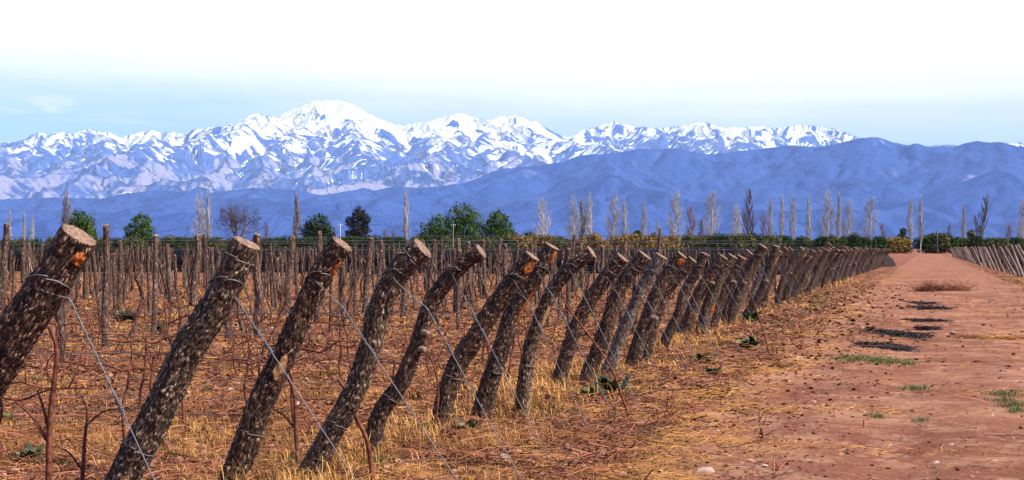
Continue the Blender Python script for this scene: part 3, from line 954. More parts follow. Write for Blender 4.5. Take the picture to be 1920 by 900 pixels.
# ------------------------------------------------------------------ stay wires from each end post to its ground anchor
WPX = {0: [(75, 512), (130, 560), (290, 900)], 1: [(402, 512), (440, 556), (668, 900)], 2: [(590, 520), (640, 573), (858, 900)], 3: [(742, 492), (800, 577), (975, 893)]}
GW = 'stay wires bracing the leaning end posts'
for n in range(min(len(END), 90)):
    b = END[n]; c, r_, tdir = row_top[n]
    o3 = np.array([OUT[0], OUT[1], 0.0])
    if n in WPX:
        k0, k1 = in_plane(b, *WPX[n][1]), in_plane(b, *WPX[n][2])
    else:
        k0 = c + o3 * (r_ + 0.03) - np.array([0, 0, 0.17]); k1 = k0 + o3 * 0.5 - np.array([0, 0, 0.95 * random.uniform(.9, 1.15)])
    dirn = (k1 - k0) / np.linalg.norm(k1 - k0)
    gz = float(gh(*(k0 + dirn * 1.4)[:2]))
    anchor = k0 + dirn * ((k0[2] - gz + 0.06) / -dirn[2])
    org = np.array([anchor[0], anchor[1], gz])
    wr = 0.0034 if n < 17 else 0.0036
    lab = ('taut stay wire running from the %s leaning post from the left down to the ground' % nth(n + 1)) if n < 17 else 'one of the thin stay wires slanting off the small far leaning posts'
    if n < 17:
        t = thing('stay_wire', lab, 'wire', org, 0, GW)
        knot_f = 0.36 if n != 0 else 0.36
        kp = k0 + (anchor - k0) * knot_f * (0.55 if n else 1)
        fr_ = np.array([0, -1.0, 0])
        front = c - o3 * r_ * 0.95 + fr_ * 0.012 + tdir * 0.05
        if n in WPX: front = in_plane(b, *WPX[n][0]) + fr_ * 0.01
        cross = c + fr_ * (r_ + 0.012) - tdir * 0.01
        back = c + o3 * (r_ * 0.8) - fr_ * r_ * 0.6 - tdir * 0.10
        for st, w1 in ((front, 0), (back, 1)):
            mid = cross * 0.92 + (st + k0) * 0.04 if w1 == 0 else st * 0.45 + k0 * 0.55
            N = 40
            base_ = rail(np.array([st, mid, k0]), 14)
            tw = []
            for q_ in range(1, N + 1):
                f = q_ / N; cc = k0 + (kp - k0) * f; a = f * 26 + w1 * math.pi
                side = np.cross(dirn, fr_); side /= np.linalg.norm(side)
                tw.append(cc + wr * (math.cos(a) * fr_ + math.sin(a) * side))
            mb = MB(); add_tube(mb, np.vstack([base_, tw]) - org, wr * 0.85, 5)
            obj('strand', mb.mesh('strand', [M['wire']]), t)
        coil = []
        side = np.cross(dirn, fr_); side /= np.linalg.norm(side)
        for q_ in range(64):
            f = q_ / 63; a = f * 2 * math.pi * 6
            coil.append(kp + dirn * (f * 0.07 - 0.03) + 0.009 * (math.cos(a) * fr_ + math.sin(a) * side))
        coil.append(coil[-1] + side * 0.03 + dirn * 0.01)
        mb = MB(); add_tube(mb, np.array(coil) - org, 0.0034, 5); obj('coil', mb.mesh('coil', [M['wire']]), t)
        mb = MB(); add_tube(mb, rail(np.array([kp, (kp + anchor) / 2 + np.array([0, 0, -0.006]), anchor]), 8) - org, wr, 6); obj('lower_wire', mb.mesh('lower_wire', [M['wire']]), t)
    else:
        mb = MB(); add_tube(mb, np.array([c + o3 * r_ * .6, (c + anchor + o3 * r_ * .6) / 2, anchor]) - org, wr * 0.72, 4)
        obj('stay_wire', mb.mesh('stay_wire', [M['wire']]), None, org, lab, 'wire', 'thin stay wires off the small far posts')

# ------------------------------------------------------------------ rows of vines behind the end posts: stakes, vine trunks, wires
def image_gap(x, y, z):
    """which gap between the leaning posts' tops a thing shows in, for describing it"""
    u, v = px_of(x, y, z)
    tops = [p['ax'][-1][0] for p in POSTS]
    k = sum(u > a for a in tops)
    return k


def stake_proto(seed, h, r, bend, mname, seg=10, rings=26):
    rr = random.Random(seed)
    pts = [[0, 0, -0.15], [0, 0, 0]]
    x = y = 0
    for k in range(1, 6):
        x += rr.uniform(-bend, bend); y += rr.uniform(-bend, bend)
        pts.append([x, y, h * k / 5])
    me, P, fr, Rr, L = log_mesh('bark', np.array(pts), np.array([1.15, 1.05, 1.0, .95, .9]) * r, M[mname], seg, rings, seed, amp=r * 0.16, cellw=r * .7, celll=r * 1.6, lumps=0.22)
    cap = cut_mesh('sawn_end', P, fr, Rr, seed, M['cut'] if seed % 2 else M['stake'])
    return me, cap


TRACED = [  # x, y of foot; x, y of head; width - in the photograph
    (2, 592, 8, 425, 12), (198, 666, 201, 434, 13), (224, 589, 230, 452, 8), (287, 634, 291, 440, 10), (362, 577, 366, 441, 13), (321, 574, 317, 460, 9),
    (484, 640, 480, 440, 16), (428, 646, 436, 470, 14), (535, 598, 545, 446, 13), (593, 613, 598, 440, 11), (685, 593, 692, 451, 13), (646, 611, 642, 480, 11),
    (761, 597, 752, 470, 10), (800, 553, 795, 452, 8), (855, 589, 855, 450, 10), (882, 581, 879, 455, 8), (908, 562, 909, 451, 9), (934, 533, 938, 450, 9),
    (1073, 554, 1071, 457, 9), (1091, 544, 1090, 457, 8), (112, 702, 106, 480, 16), (60, 545, 52, 455, 8), (160, 565, 165, 470, 9), (45, 560, 42, 470, 7),
    (985, 560, 988, 462, 8), (1128, 548, 1130, 462, 8), (1160, 532, 1158, 460, 8), (1040, 548, 1038, 470, 8), (950, 548, 948, 460, 8), (722, 560, 716, 455, 8)]
stakes = []                                             # (x, y, h, r, tilt_dx, seed)
for (fx, fy, hx, hy, wpx) in TRACED:
    b = ray_ground(fx, fy)
    h = (fy - hy) / F * b[1]
    stakes.append((b[0], b[1], h, wpx / 2 / F * b[1], (hx - fx) / F * b[1], True))
vines_old, vines_young = [], []
tr_xy = np.array([(s[0], s[1]) for s in stakes])
for k, b in enumerate(END):
    if b[1] > 94: break
    if b[1] > 66 and k % 2: continue
    half = 0.335
    s = random.uniform(0.8, 1.3); cnt = random.randrange(4)
    while True:
        x = b[0] - OUT[0] * s + random.uniform(-.06, .06); y = b[1] - OUT[1] * s + random.uniform(-.10, .10)
        if x < -half * y - 0.5: break
        step = random.uniform(1.0, 1.35)
        cnt += 1
        post = cnt % 4 == 0
        if y < 25:
            if not post and random.random() < .72: vines_young.append((x, y))
        elif post:
            if y > 34 or np.min(np.hypot(tr_xy[:, 0] - x, tr_xy[:, 1] - y)) > 1.6:
                h = random.gauss(1.60, 0.13)
                stakes.append((x, y, h, random.uniform(.028, .046), random.gauss(0, 0.12), False))
        elif random.random() < (0.50 if y > 34 else 0.46 if y > 28 else 0.3):
            vines_old.append((x, y))
        s += step
# distance order; the 300 that show largest are singles
stakes.sort(key=lambda t: t[1]); vines_old.sort(key=lambda t: t[1]); vines_young.sort(key=lambda t: t[1])
GS = 'upright wooden stakes in the vine rows'
sp = [stake_proto(200 + i, 1.0, 0.05, 0.022 if i < 5 else 0.035, 'stake') for i in range(8)]
# prototype height is 1 m with radius .05: scaled copies
cnt_gap = {}
GAPN = lambda k: ('left of the first leaning post' if k == 0 else 'right of the seventeenth leaning post' if k >= 17 else 'between the %s and %s leaning posts' % (nth(k), nth(k + 1)))
for n, (x, y, h, r_, tl, traced) in enumerate(stakes[:300]):
    z = float(gh(x, y))
    k = image_gap(x, y, z + h)
    cnt_gap[k] = cnt_gap.get(k, 0) + 1
    tiltw = 'right-leaning' if tl > .07 else 'left-leaning' if tl < -.07 else 'upright'
    if y < 60:
        lab = '%s %s stake, %s nearest %s' % (tiltw, 'tall' if h > 1.8 else 'short' if h < 1.5 else 'weathered', nth(cnt_gap[k]), GAPN(k))
        g_ = GS
    else:
        lab = 'one of the small weathered stakes crowded at the back of the vine rows'; g_ = 'small weathered stakes at the back of the rows'
    t = thing('trellis_stake', lab, 'stake', (x, y, z), 0, g_)
    a, c_ = sp[(n * 5 + n // 7) % 8]
    obj('bark', a, t); obj('sawn_end', c_, t)
    t.scale = (r_ / .05, r_ / .05, h)
    t.rotation_euler = (random.uniform(-.04, .04), math.atan2(tl, h), random.uniform(0, 6.28))
    if abs(t.rotation_euler[1]) > 0:
        t.rotation_mode = 'ZXY' if False else 'XYZ'
        m_ = Matrix.Rotation(math.atan2(tl, h), 3, 'Y') @ Matrix.Rotation(random.uniform(0, 6.28), 3, 'Z')
        t.rotation_euler = m_.to_euler()
def proto_bits(me):
    V = np.zeros(len(me.vertices) * 3); me.vertices.foreach_get('co', V)
    Q = np.zeros(len(me.loops), int); me.loops.foreach_get('vertex_index', Q)
    return V.reshape(-1, 3), Q.reshape(-1, 4)
lite = [proto_bits(stake_proto(300 + i, 1.0, 0.05, 0.05, 'stake', 6, 10)[0]) for i in range(6)]
rest = stakes[300:]
if rest:
    mb = MB()
    for (x, y, h, r_, tl, tr) in rest:
        V, Q = lite[random.randrange(6)]
        V = V * np.array([r_ / .05, r_ / .05, h]); V[:, 0] += tl * V[:, 2] / h
        mb.add(V + np.array([x, y, float(gh(x, y))]), None, Q, uv=np.stack([V[:, 0], V[:, 2]], 1))
    obj('trellis_stakes_far', mb.mesh('trellis_stakes_far', [M['stake']]), kind='stuff', label='dense far thicket of weathered stakes in the vine rows')

# old tall vine trunks: twisted, thin, forked at the head
def old_vine(seed):
    rr = random.Random(seed)
    h = rr.uniform(1.15, 1.48)
    pts = [[0, 0, -0.1], [0, 0, 0]]; x = y = 0
    for k in range(1, 7):
        x += rr.uniform(-.09, .09); y += rr.uniform(-.09, .09); pts.append([x, y, h * k / 6])
    r_ = rr.uniform(.020, .031)
    me, P, fr, Rr, L = log_mesh('trunk', np.array(pts), np.array([1.4, 1.1, 1.0, .95, .8]) * r_, M['vine'], 8, 30, seed, amp=r_ * .22, cellw=r_ * .8, celll=r_ * 3, lumps=0.35)
    arms = []
    for k in range(rr.choice([1, 2, 2])):
        a = rr.uniform(0, 6.28); f = rr.uniform(.6, .95); p0 = P[int(f * (len(P) - 1))]
        d = np.array([math.cos(a), math.sin(a) * .4, 0])
        q_ = [p0, p0 + d * .10 + [0, 0, .10], p0 + d * rr.uniform(.12, .22) + [0, 0, rr.uniform(.22, .4)]]
        mb = MB(); add_tube(mb, rail(np.array(q_), 7), np.linspace(.6, .32, 7) * r_, 5); arms.append(mb.mesh('arm', [M['vine']]))
    return me, arms


ov = [old_vine(400 + i) for i in range(9)]
GV = 'tall twisted vine trunks in the rows'
cnt_gap = {}
for n, (x, y) in enumerate(vines_old[:300]):
    z = float(gh(x, y)); me, arms = ov[(n * 7 + n // 9) % 9]
    k = image_gap(x, y, z + 1.3); cnt_gap[k] = cnt_gap.get(k, 0) + 1
    if y < 46:
        lab = 'thin twisted bare vine, %s nearest %s' % (nth(cnt_gap[k]), GAPN(k)); g_ = GV
    else:
        lab = 'one of the small twisted bare vines massed at the back of the rows'; g_ = 'small twisted vines at the back of the rows'
    t = thing('vine', lab, 'vine', (x, y, z), random.uniform(0, 6.28), g_)
    obj('trunk', me, t)
    for a in arms: obj('arm', a, t)
    s_ = random.uniform(.85, 1.15); t.scale = (s_ * random.uniform(.9, 1.3),) * 2 + (s_,)
mb = MB()
lv = [proto_bits(log_mesh('trunk', np.array([[0, 0, 0], [random.uniform(-.08, .08), 0, .5], [random.uniform(-.1, .1), 0, .9], [random.uniform(-.12, .12), 0, 1.45]]), np.array([1.2, 1, .8]) * .025, M['vine'], 5, 8, 500 + i)[0]) for i in range(8)]
for (x, y) in vines_old[300:]:
    V, Q = lv[random.randrange(8)]
    a = random.uniform(0, 6.28); Rm = np.array([[math.cos(a), -math.sin(a), 0], [math.sin(a), math.cos(a), 0], [0, 0, random.uniform(.85, 1.15)]])
    V = V @ Rm.T
    mb.add(V + np.array([x, y, float(gh(x, y))]), None, Q, uv=np.stack([V[:, 0], V[:, 2]], 1))
obj('vines_far', mb.mesh('vines_far', [M['vine']]), kind='stuff', label='dense far thicket of thin bare vine trunks')

# young low vines on the nearest rows: reddish trunk, two arms along the low wire, canes
def young_vine(seed):
    rr = random.Random(seed)
    h = rr.uniform(.55, .72)
    def wig(a, b, n, amp):
        t = np.linspace(0, 1, n)[:, None]
        P = np.asarray(a) * (1 - t) + np.asarray(b) * t
        P[1:-1] += np.array([[rr.gauss(0, amp) for _ in range(3)] for _ in range(n - 2)])
        return P
    out = []
    mb = MB(); add_tube(mb, rail(wig([0, 0, -.08], [rr.uniform(-.08, .08), rr.uniform(-.04, .04), h], 6, .018), 20), np.linspace(.016, .010, 20), 7)
    out.append(('trunk', mb.mesh('trunk', [M['cane']])))
    for s_ in (-1, 1):
        mb = MB(); P = rail(wig([0, 0, h - .03], [s_ * rr.uniform(.35, .75), rr.uniform(-.05, .05), h + rr.uniform(-.04, .05)], 5, .025), 16)
        add_tube(mb, P, np.linspace(.0095, .005, 16), 6)
        out.append(('arm', mb.mesh('arm', [M['cane']])))
        for c_ in range(rr.choice([2, 3, 4])):
            p0 = P[rr.randrange(3, 15)]
            d = np.array([rr.uniform(-.22, .22), rr.uniform(-.15, .15), rr.choice([1, 1, -.6]) * rr.uniform(.25, .55)])
            mb = MB(); add_tube(mb, rail(wig(p0, p0 + d, 5, .03), 12), np.linspace(.0065, .003, 12), 5)
            out.append(('cane', mb.mesh('cane', [M['cane']])))
    return out


yv = [young_vine(600 + i) for i in range(8)]
cnt_gap = {}
for n, (x, y) in enumerate(vines_young):
    z = float(gh(x, y)); k = image_gap(x, y, z + .5); cnt_gap[k] = cnt_gap.get(k, 0) + 1
    t = thing('young_vine', 'low reddish bare vine, %s nearest %s' % (nth(cnt_gap[k]), GAPN(k)), 'vine', (x, y, z), OROT + random.choice([0, math.pi]) + random.uniform(-.15, .15), 'low reddish vines in the nearest rows')
    for nm, me in yv[(n * 3 + n // 8) % 8]: obj(nm, me, t)
    s_ = random.uniform(.85, 1.2); t.scale = (s_, s_, s_ * random.uniform(.9, 1.15))

# tall reddish canes that stand out in the photograph
CANES = [([(90, 905), (95, 800), (105, 720), (112, 655), (100, 610)], 15, 8.7, 'reddish cane standing left of the second leaning post, topped by a fork'),
         ([(150, 905), (160, 830), (168, 770), (160, 745)], 10, 9.0, 'short reddish cane between the first stay wire and the second leaning post'),
         ([(700, 900), (690, 830), (668, 780), (655, 740), (636, 708)], 11, 10.4, 'reddish cane crossing the foot of the S-bowed grey post'),
         ([(560, 870), (555, 800), (553, 740), (540, 700)], 10, 11.2, 'reddish cane standing between the third and fourth leaning posts'),
         ([(1182, 790), (1165, 740), (1150, 700), (1120, 650), (1060, 570), (1040, 530)], 5, 14.6, 'long thin brown cane slanting from the slender curved post to the verge'),
         ([(1447, 680), (1432, 625), (1410, 560), (1395, 530)], 3.2, 23.0, 'thin brown cane slanting over the verge near the green weeds'),
         ([(812, 790), (822, 740), (815, 690), (800, 650)], 6, 13.0, 'thin reddish cane right of the crooked thin post')]
for pts, wpx, yd, lab in CANES:
    P = np.array([[(a - CX) / F * yd, yd - 0.02 * i_, CAMH - (b_ - HY) / F * yd] for i_, (a, b_) in enumerate(pts)])
    P[0, 2] = min(P[0, 2], float(gh(P[0, 0], yd)) - 0.02)
    org = np.array([P[0, 0], P[0, 1], 0.0])
    mb = MB(); add_tube(mb, rail(P, 24) - org, np.linspace(1, .55, 24) * wpx / 2 / F * yd, 7)
    t = thing('vine_cane', lab, 'cane', org, 0, 'bare canes standing among the end posts')
    obj('stem', mb.mesh('stem', [M['cane']]), t)
    for q_ in range(2):
        p0 = rail(P, 24)[random.randrange(9, 20)]
        mb = MB(); e = p0 + np.array([random.uniform(-.2, .2), 0.03, random.uniform(.08, .25)])
        add_tube(mb, rail(np.array([p0, (p0 + e) / 2 + [0, 0, .03], e]), 8) - org, np.linspace(.5, .25, 8) * wpx / 2 / F * yd, 5)
        obj('side_shoot', mb.mesh('side_shoot', [M['cane']]), t)

# trellis wires, one run per row
for k in list(range(10)) + list(range(16, 34, 4)):
    b = END[k]
    s1 = 0.2
    s2 = (b[0] + 0.36 * b[1]) / (OUT[0] - .36 * -OUT[1]) if True else 0
    s2 = max(2.0, s2 + 2)
    lab = 'run of trellis wires tied to the %s leaning post' % nth(k + 1)
    t = thing('trellis_wire_run', lab, 'wire', (b[0], b[1], 0), 0, 'trellis wires along the vine rows')
    for hh in ((.62, 1.02) if k < 10 else (1.02, 1.72 + .05 * (k // 2 % 3))):
        pts = []
        for s in np.linspace(0, s2, 12):
            lean = 0.42 * hh if s == 0 else 0
            pts.append([-OUT[0] * (s - lean), -OUT[1] * (s - lean), hh + random.gauss(0, .012)])
        mb = MB(); add_tube(mb, rail(np.array(pts), 24), .0022 if k < 10 else .0032 if hh < 1.5 else .005, 4)
        obj('wire', mb.mesh('wire', [M['old_wire'] if hh < 1.5 else M['wire']]), t)

# dark gathered hail nets on the far rows
def net_mesh(length, h0, h1, th, seed):
    n = max(12, int(length / 1.1))
    mb = MB()
    s = np.linspace(0, length, n)
    prof = [(0, h0), (th * .8, h0 + .1), (th, (h0 + h1) / 2), (th * .6, h1 - .06), (0, h1), (-th * .6, h1 - .06), (-th, (h0 + h1) / 2), (-th * .8, h0 + .1)]
    V = []
    for a, (dy, hz) in enumerate(prof):
        V.append(np.stack([-s, dy * (1 + .5 * pn(s * .7, s * 0 + a, seed)), hz + .10 * pn(s * .35, s * 0 + a * .4, seed + 1)], 1))
    V = np.stack(V, 1).reshape(-1, 3); W = len(prof)
    i = np.arange(n - 1)[:, None] * W; j = np.arange(W)[None]; k = (j + 1) % W
    mb.add(V, None, np.stack([i + j, i + k, i + W + k, i + W + j], -1).reshape(-1, 4))
    return mb.mesh('net', [M['net']])


for n, qn in enumerate((97, 103, 110, 118, 128, 140)):
    x, y = xy(-0.8, qn)
    t = thing('dark_curtain', 'dark net wall drawn along the far vine row, %s behind the massed stakes' % nth(n + 1), 'net', (x, y, 0), OROT, 'dark nets on the far vine rows')
    ln = (x + .345 * y) / .88 + 2
    obj('net', net_mesh(ln, 0.05, 1.50, .22, n), t)
    mb = MB()
    for hh in (1.56, 1.68):
        add_tube(mb, np.array([[0, 0, hh], [-ln / 2, 0, hh - .02], [-ln, 0, hh]]), .008, 4)
    obj('top_wire', mb.mesh('top_wire', [M['wire']]), t)
# pile of net over the last posts
x, y = xy(0.1, 150)
t = thing('net_heap', 'dark heap of netting slumped over the last leaning posts by the track', 'net', (x, y, 0), OROT)
th = np.linspace(0, 2 * np.pi, 26, endpoint=False)
V = []
for f, hz in ((1.0, -.05), (.9, .35), (.72, .65), (.5, .9), (.2, 1.05)):
    rr_ = f * (1 + .22 * pn(np.cos(th) * 1.5 + f * 3, np.sin(th) * 1.5, 5))
    V.append(np.stack([np.cos(th) * rr_ * 1.2, np.sin(th) * rr_ * 5.0, hz + .08 * pn(np.cos(th) * 2, np.sin(th) * 2 + f * 4, 6)], 1))
V = np.vstack(V + [[[0, 0, 1.1]]])
mb = MB(); W = 26
i = np.arange(4)[:, None] * W; j = np.arange(W)[None]; k = (j + 1) % W
mb.add(V, np.stack([4 * W + np.arange(W), 4 * W + (np.arange(W) + 1) % W, np.full(W, 5 * W)], 1), np.stack([i + j, i + k, i + W + k, i + W + j], -1).reshape(-1, 4))
obj('net', mb.mesh('net', [M['heap_net']]), t)

# ------------------------------------------------------------------ right-hand row of pale end posts
GR = 'pale leaning end posts right of the track'
rp = []
q = 62.0; n = 0; rcount = 0
while q < 330:
    x, y = xy(9.0 + random.uniform(-.15, .15), q); z = float(gh(x, y))
    u = px_of(x, y, 1)[0]
    near_ = 1775 < u < 1930 and y < 190
    if near_: rcount += 1
    lab = ('pale leaning end post right of the track, %s from the right picture edge' % nth(rcount)) if near_ else 'one of the tiny pale leaning posts in the far right-hand row'
    if n < 6:
        h = random.uniform(1.66, 1.78); ln = random.uniform(.60, .72)
        path = np.array([[.1, 0, -.3], [0, 0, 0], [-ln * .5 + random.uniform(-.05, .05), 0, h * .5], [-ln, 0, h]])
        t = thing('end_post', lab, 'post', (x, y, z), OROT, GR if near_ else 'tiny pale posts of the far right row')
        me, P, fr, Rr, L = log_mesh('bark', path, np.array([.085, .075, .066]), M['pale_post'], 16, 30, 800 + n, amp=.008, cellw=.05, celll=.12, lumps=.12)
        obj('bark', me, t); obj('sawn_end', cut_mesh('sawn_end', P, fr, Rr, n, M['cut']), t)
        rp.append(t)
    else:
        copy_tree(rp[random.randrange(6)], (x, y, z), OROT + random.uniform(-.15, .15), lab, GR if near_ else 'tiny pale posts of the far right row', (random.uniform(.8, 1.2), random.uniform(.8, 1.15), random.uniform(.94, 1.05)))
    n += 1; q += 2.9 * random.uniform(.85, 1.15)
mb = MB()
for q in np.arange(60, 330, 4.4):
    for s in np.arange(.6, 14, 1.2):
        x, y = xy(9.2 + s, q + random.uniform(-.2, .2)); V, Q = lv[random.randrange(8)]
        mb.add(V * np.array([2.2, 2.2, 1.0]) + np.array([x, y, float(gh(x, y))]), None, Q, uv=np.stack([V[:, 0], V[:, 2]], 1))
obj('vines_right', mb.mesh('vines_right', [M['vine']]), kind='stuff', label='dense bare vines behind the pale posts right of the track')
for n, q in enumerate(np.arange(66, 250, 13.0)):  # dark sheets added to deepen the shaded gaps between the pale posts
    x, y = xy(23.5, q); 
    t = thing('dark_curtain', 'dark sheet added to blacken the gaps behind the pale posts right of the track', 'net', (x, y, 0), OROT, 'added dark sheets behind the right-hand posts')
    obj('net', net_mesh(13.6, .05, 1.5, .25, 40 + n), t)

# ------------------------------------------------------------------ trees
def crown_mesh(name, blobs, nleaf, size, m, seed, droop=0.0, shell=0.50):
    nleaf = int(nleaf * 1.8); size = size * 1.12
    r = np.random.default_rng(seed)
    blobs = np.asarray(blobs, float)                       # x y z rx ry rz
    wgt = (blobs[:, 3] * blobs[:, 4] * blobs[:, 5]) ** .67; wgt /= wgt.sum()
    bi = r.choice(len(blobs), nleaf, p=wgt)
    d = r.normal(size=(nleaf, 3)); d /= np.linalg.norm(d, axis=1)[:, None]
    rad_ = shell + (1 - shell) * r.random(nleaf) ** .5
    # clumps and gaps
    cl = pn(d[:, 0] * 2.4 + bi * 3.1, d[:, 2] * 2.4 + d[:, 1] * 1.9, seed)
    keep = cl > -0.08
    bi, d, rad_, cl = bi[keep], d[keep], rad_[keep], cl[keep]
    rad_ = rad_ * (1 + .60 * cl + .12 * r.normal(size=len(cl)))
    c = blobs[bi, :3] + d * rad_[:, None] * blobs[bi, 3:]
    n = len(c)
    nrm = d + r.normal(0, .55, (n, 3)) + np.array([0, 0, .25]); nrm /= np.linalg.norm(nrm, axis=1)[:, None]
    a = np.cross(nrm, r.normal(size=(n, 3))); a /= np.linalg.norm(a, axis=1)[:, None]
    b = np.cross(nrm, a)
    s = size * r.uniform(.55, 1.35, n)[:, None]
    if droop: b = b * (1 - droop) + np.array([0, 0, -1.0]) * droop * 1.6
    V = np.stack([c - a * s * .5, c - b * s * .25 + a * 0, c + a * s * .5, c + b * s * .8], 1).reshape(-1, 3)
    Q = np.arange(n * 4).reshape(-1, 4)
    rv = np.repeat(np.clip(.5 + .25 * r.normal(size=n) + .5 * cl, 0, 1), 4)
    mb = MB(); mb.add(V, None, Q, a=rv)
    return mb.mesh(name, [m], False)


def branch_tree(seed, h, m, spread, n1, fast, twig_r, trunk_r, lean=0.0, base=0.12, sub=5, upward=.82):
    """bare tree: trunk mesh and a branches mesh"""
    rr = random.Random(seed)
    def pt(f): return np.array([lean * h * f ** 1.4 + .012 * h * math.sin(f * 7 + seed), .008 * h * math.cos(f * 5 + seed), h * f])
    tm = MB(); T = np.array([pt(f) for f in np.linspace(-.02, .97, 12)])
    add_tube(tm, T, np.linspace(trunk_r, twig_r, 12), 6, a=.85)
    bm_ = MB()
    for k in range(n1):
        f = base + (.93 - base) * (k + rr.random()) / n1
        p0 = pt(f); az_ = rr.uniform(0, 6.28)
        # length: long low, short at the tip
        env = spread * (fast(f))
        L_ = h * (.16 + .26 * (1 - f)) * rr.uniform(.7, 1.15)
        out = env * h * rr.uniform(.6, 1.1)
        d = np.array([math.cos(az_), math.sin(az_), 0])
        tip = p0 + d * out + np.array([0, 0, L_ * upward])
        mid = p0 + d * out * .62 + np.array([0, 0, L_ * .38 * upward])
        P = rail(np.array([p0, mid, tip]), 6)
        add_tube(bm_, P, np.linspace(trunk_r * .30 * (1 - .6 * f) + twig_r, twig_r * .8, 6), 3, a=rr.uniform(.3, 1))
        for s in range(sub):
            g = rr.uniform(.25, .95); q0 = P[int(g * 5)]
            a2 = az_ + rr.uniform(-1.3, 1.3); l2 = L_ * rr.uniform(.22, .45)
            d2 = np.array([math.cos(a2), math.sin(a2), 0]) * out * rr.uniform(.15, .5)
            e = q0 + d2 + np.array([0, 0, l2 * upward])
            add_tube(bm_, np.array([q0, (q0 + e) / 2 + d2 * .15, e]), np.array([twig_r, twig_r * .8, twig_r * .5]), 3, a=rr.uniform(0, .9))
    return tm.mesh('trunk', [m]), bm_.mesh('branches', [m])


slim = lambda f: (.35 + .65 * min(1, f / .25)) * (1.05 - f) ** .7
wide = lambda f: (.6 + .4 * min(1, f / .2)) * (1.02 - f) ** .55
pop = [branch_tree(900 + i, 20.0, M['poplar_bark'], (.075, .09, .065, .10)[i], 74, slim, .032, .24, sub=7) for i in range(4)]
popw = [branch_tree(920 + i, 20.0, M['poplar_bark'], (.19, .22, .17)[i], 84, wide, .033, .28, sub=8) for i in range(3)]
popg = [branch_tree(940 + i, 20.0, M['grey_bark'], (.095, .14)[i], 62, slim, .06, .30, sub=7) for i in range(2)]
popd = [branch_tree(950 + i, 20.0, M['dark_bark'], (.13, .16)[i], 46, wide, .06, .34, lean=(.0, .16)[i], sub=6) for i in range(2)]
popr = [branch_tree(960 + i, 20.0, M['red_twigs'], .16, 50, wide, .06, .25, sub=6) for i in range(2)]


def spreading_tree(seed, h, m, width):
    """bare broad tree: short trunk, limbs that fork again and again into a round open crown"""
    rr = random.Random(seed)
    tm, bm_ = MB(), MB()
    add_tube(tm, rail(np.array([[0, 0, -.2], [.15, 0, h * .12], [0, 0, h * .26]]), 6), np.linspace(.55, .40, 6), 8, a=.5)
    def grow(p, d, l, r_, lev):
        P = [p]
        for k in range(4):
            d = d + np.array([rr.gauss(0, .16), rr.gauss(0, .16), rr.gauss(.05, .13)]); d /= np.linalg.norm(d)
            P.append(P[-1] + d * l / 4)
        add_tube(bm_, np.array(P), np.linspace(r_, r_ * .62, 5), 5 if lev < 2 else 3, a=rr.uniform(.2, .9))
        if lev >= 5: return
        for k in range(3 if lev < 4 else 4):
            q_ = P[4] if k == 0 else P[rr.choice([2, 3, 4])]
            dd = d + np.array([rr.gauss(0, .62), rr.gauss(0, .62), rr.gauss(.10, .40)]); dd /= np.linalg.norm(dd)
            grow(q_, dd, l * rr.uniform(.62, .82), max(.028, r_ * rr.uniform(.5, .66)), lev + 1)
    for k in range(6):
        a = k * 1.05 + rr.uniform(-.3, .3); e = rr.uniform(.35, 1.0) if k else 1.4
        d = np.array([math.cos(a) * math.cos(e), math.sin(a) * math.cos(e), math.sin(e)])
        grow(np.array([0, 0, h * (.2 + .01 * k)]), d, h * .235 * (width if e < .8 else 1), .26, 0)
    return tm.mesh('trunk', [m]), bm_.mesh('branches', [m])


bigb = spreading_tree(973, 18.0, M['dark_bark'], 1.15)

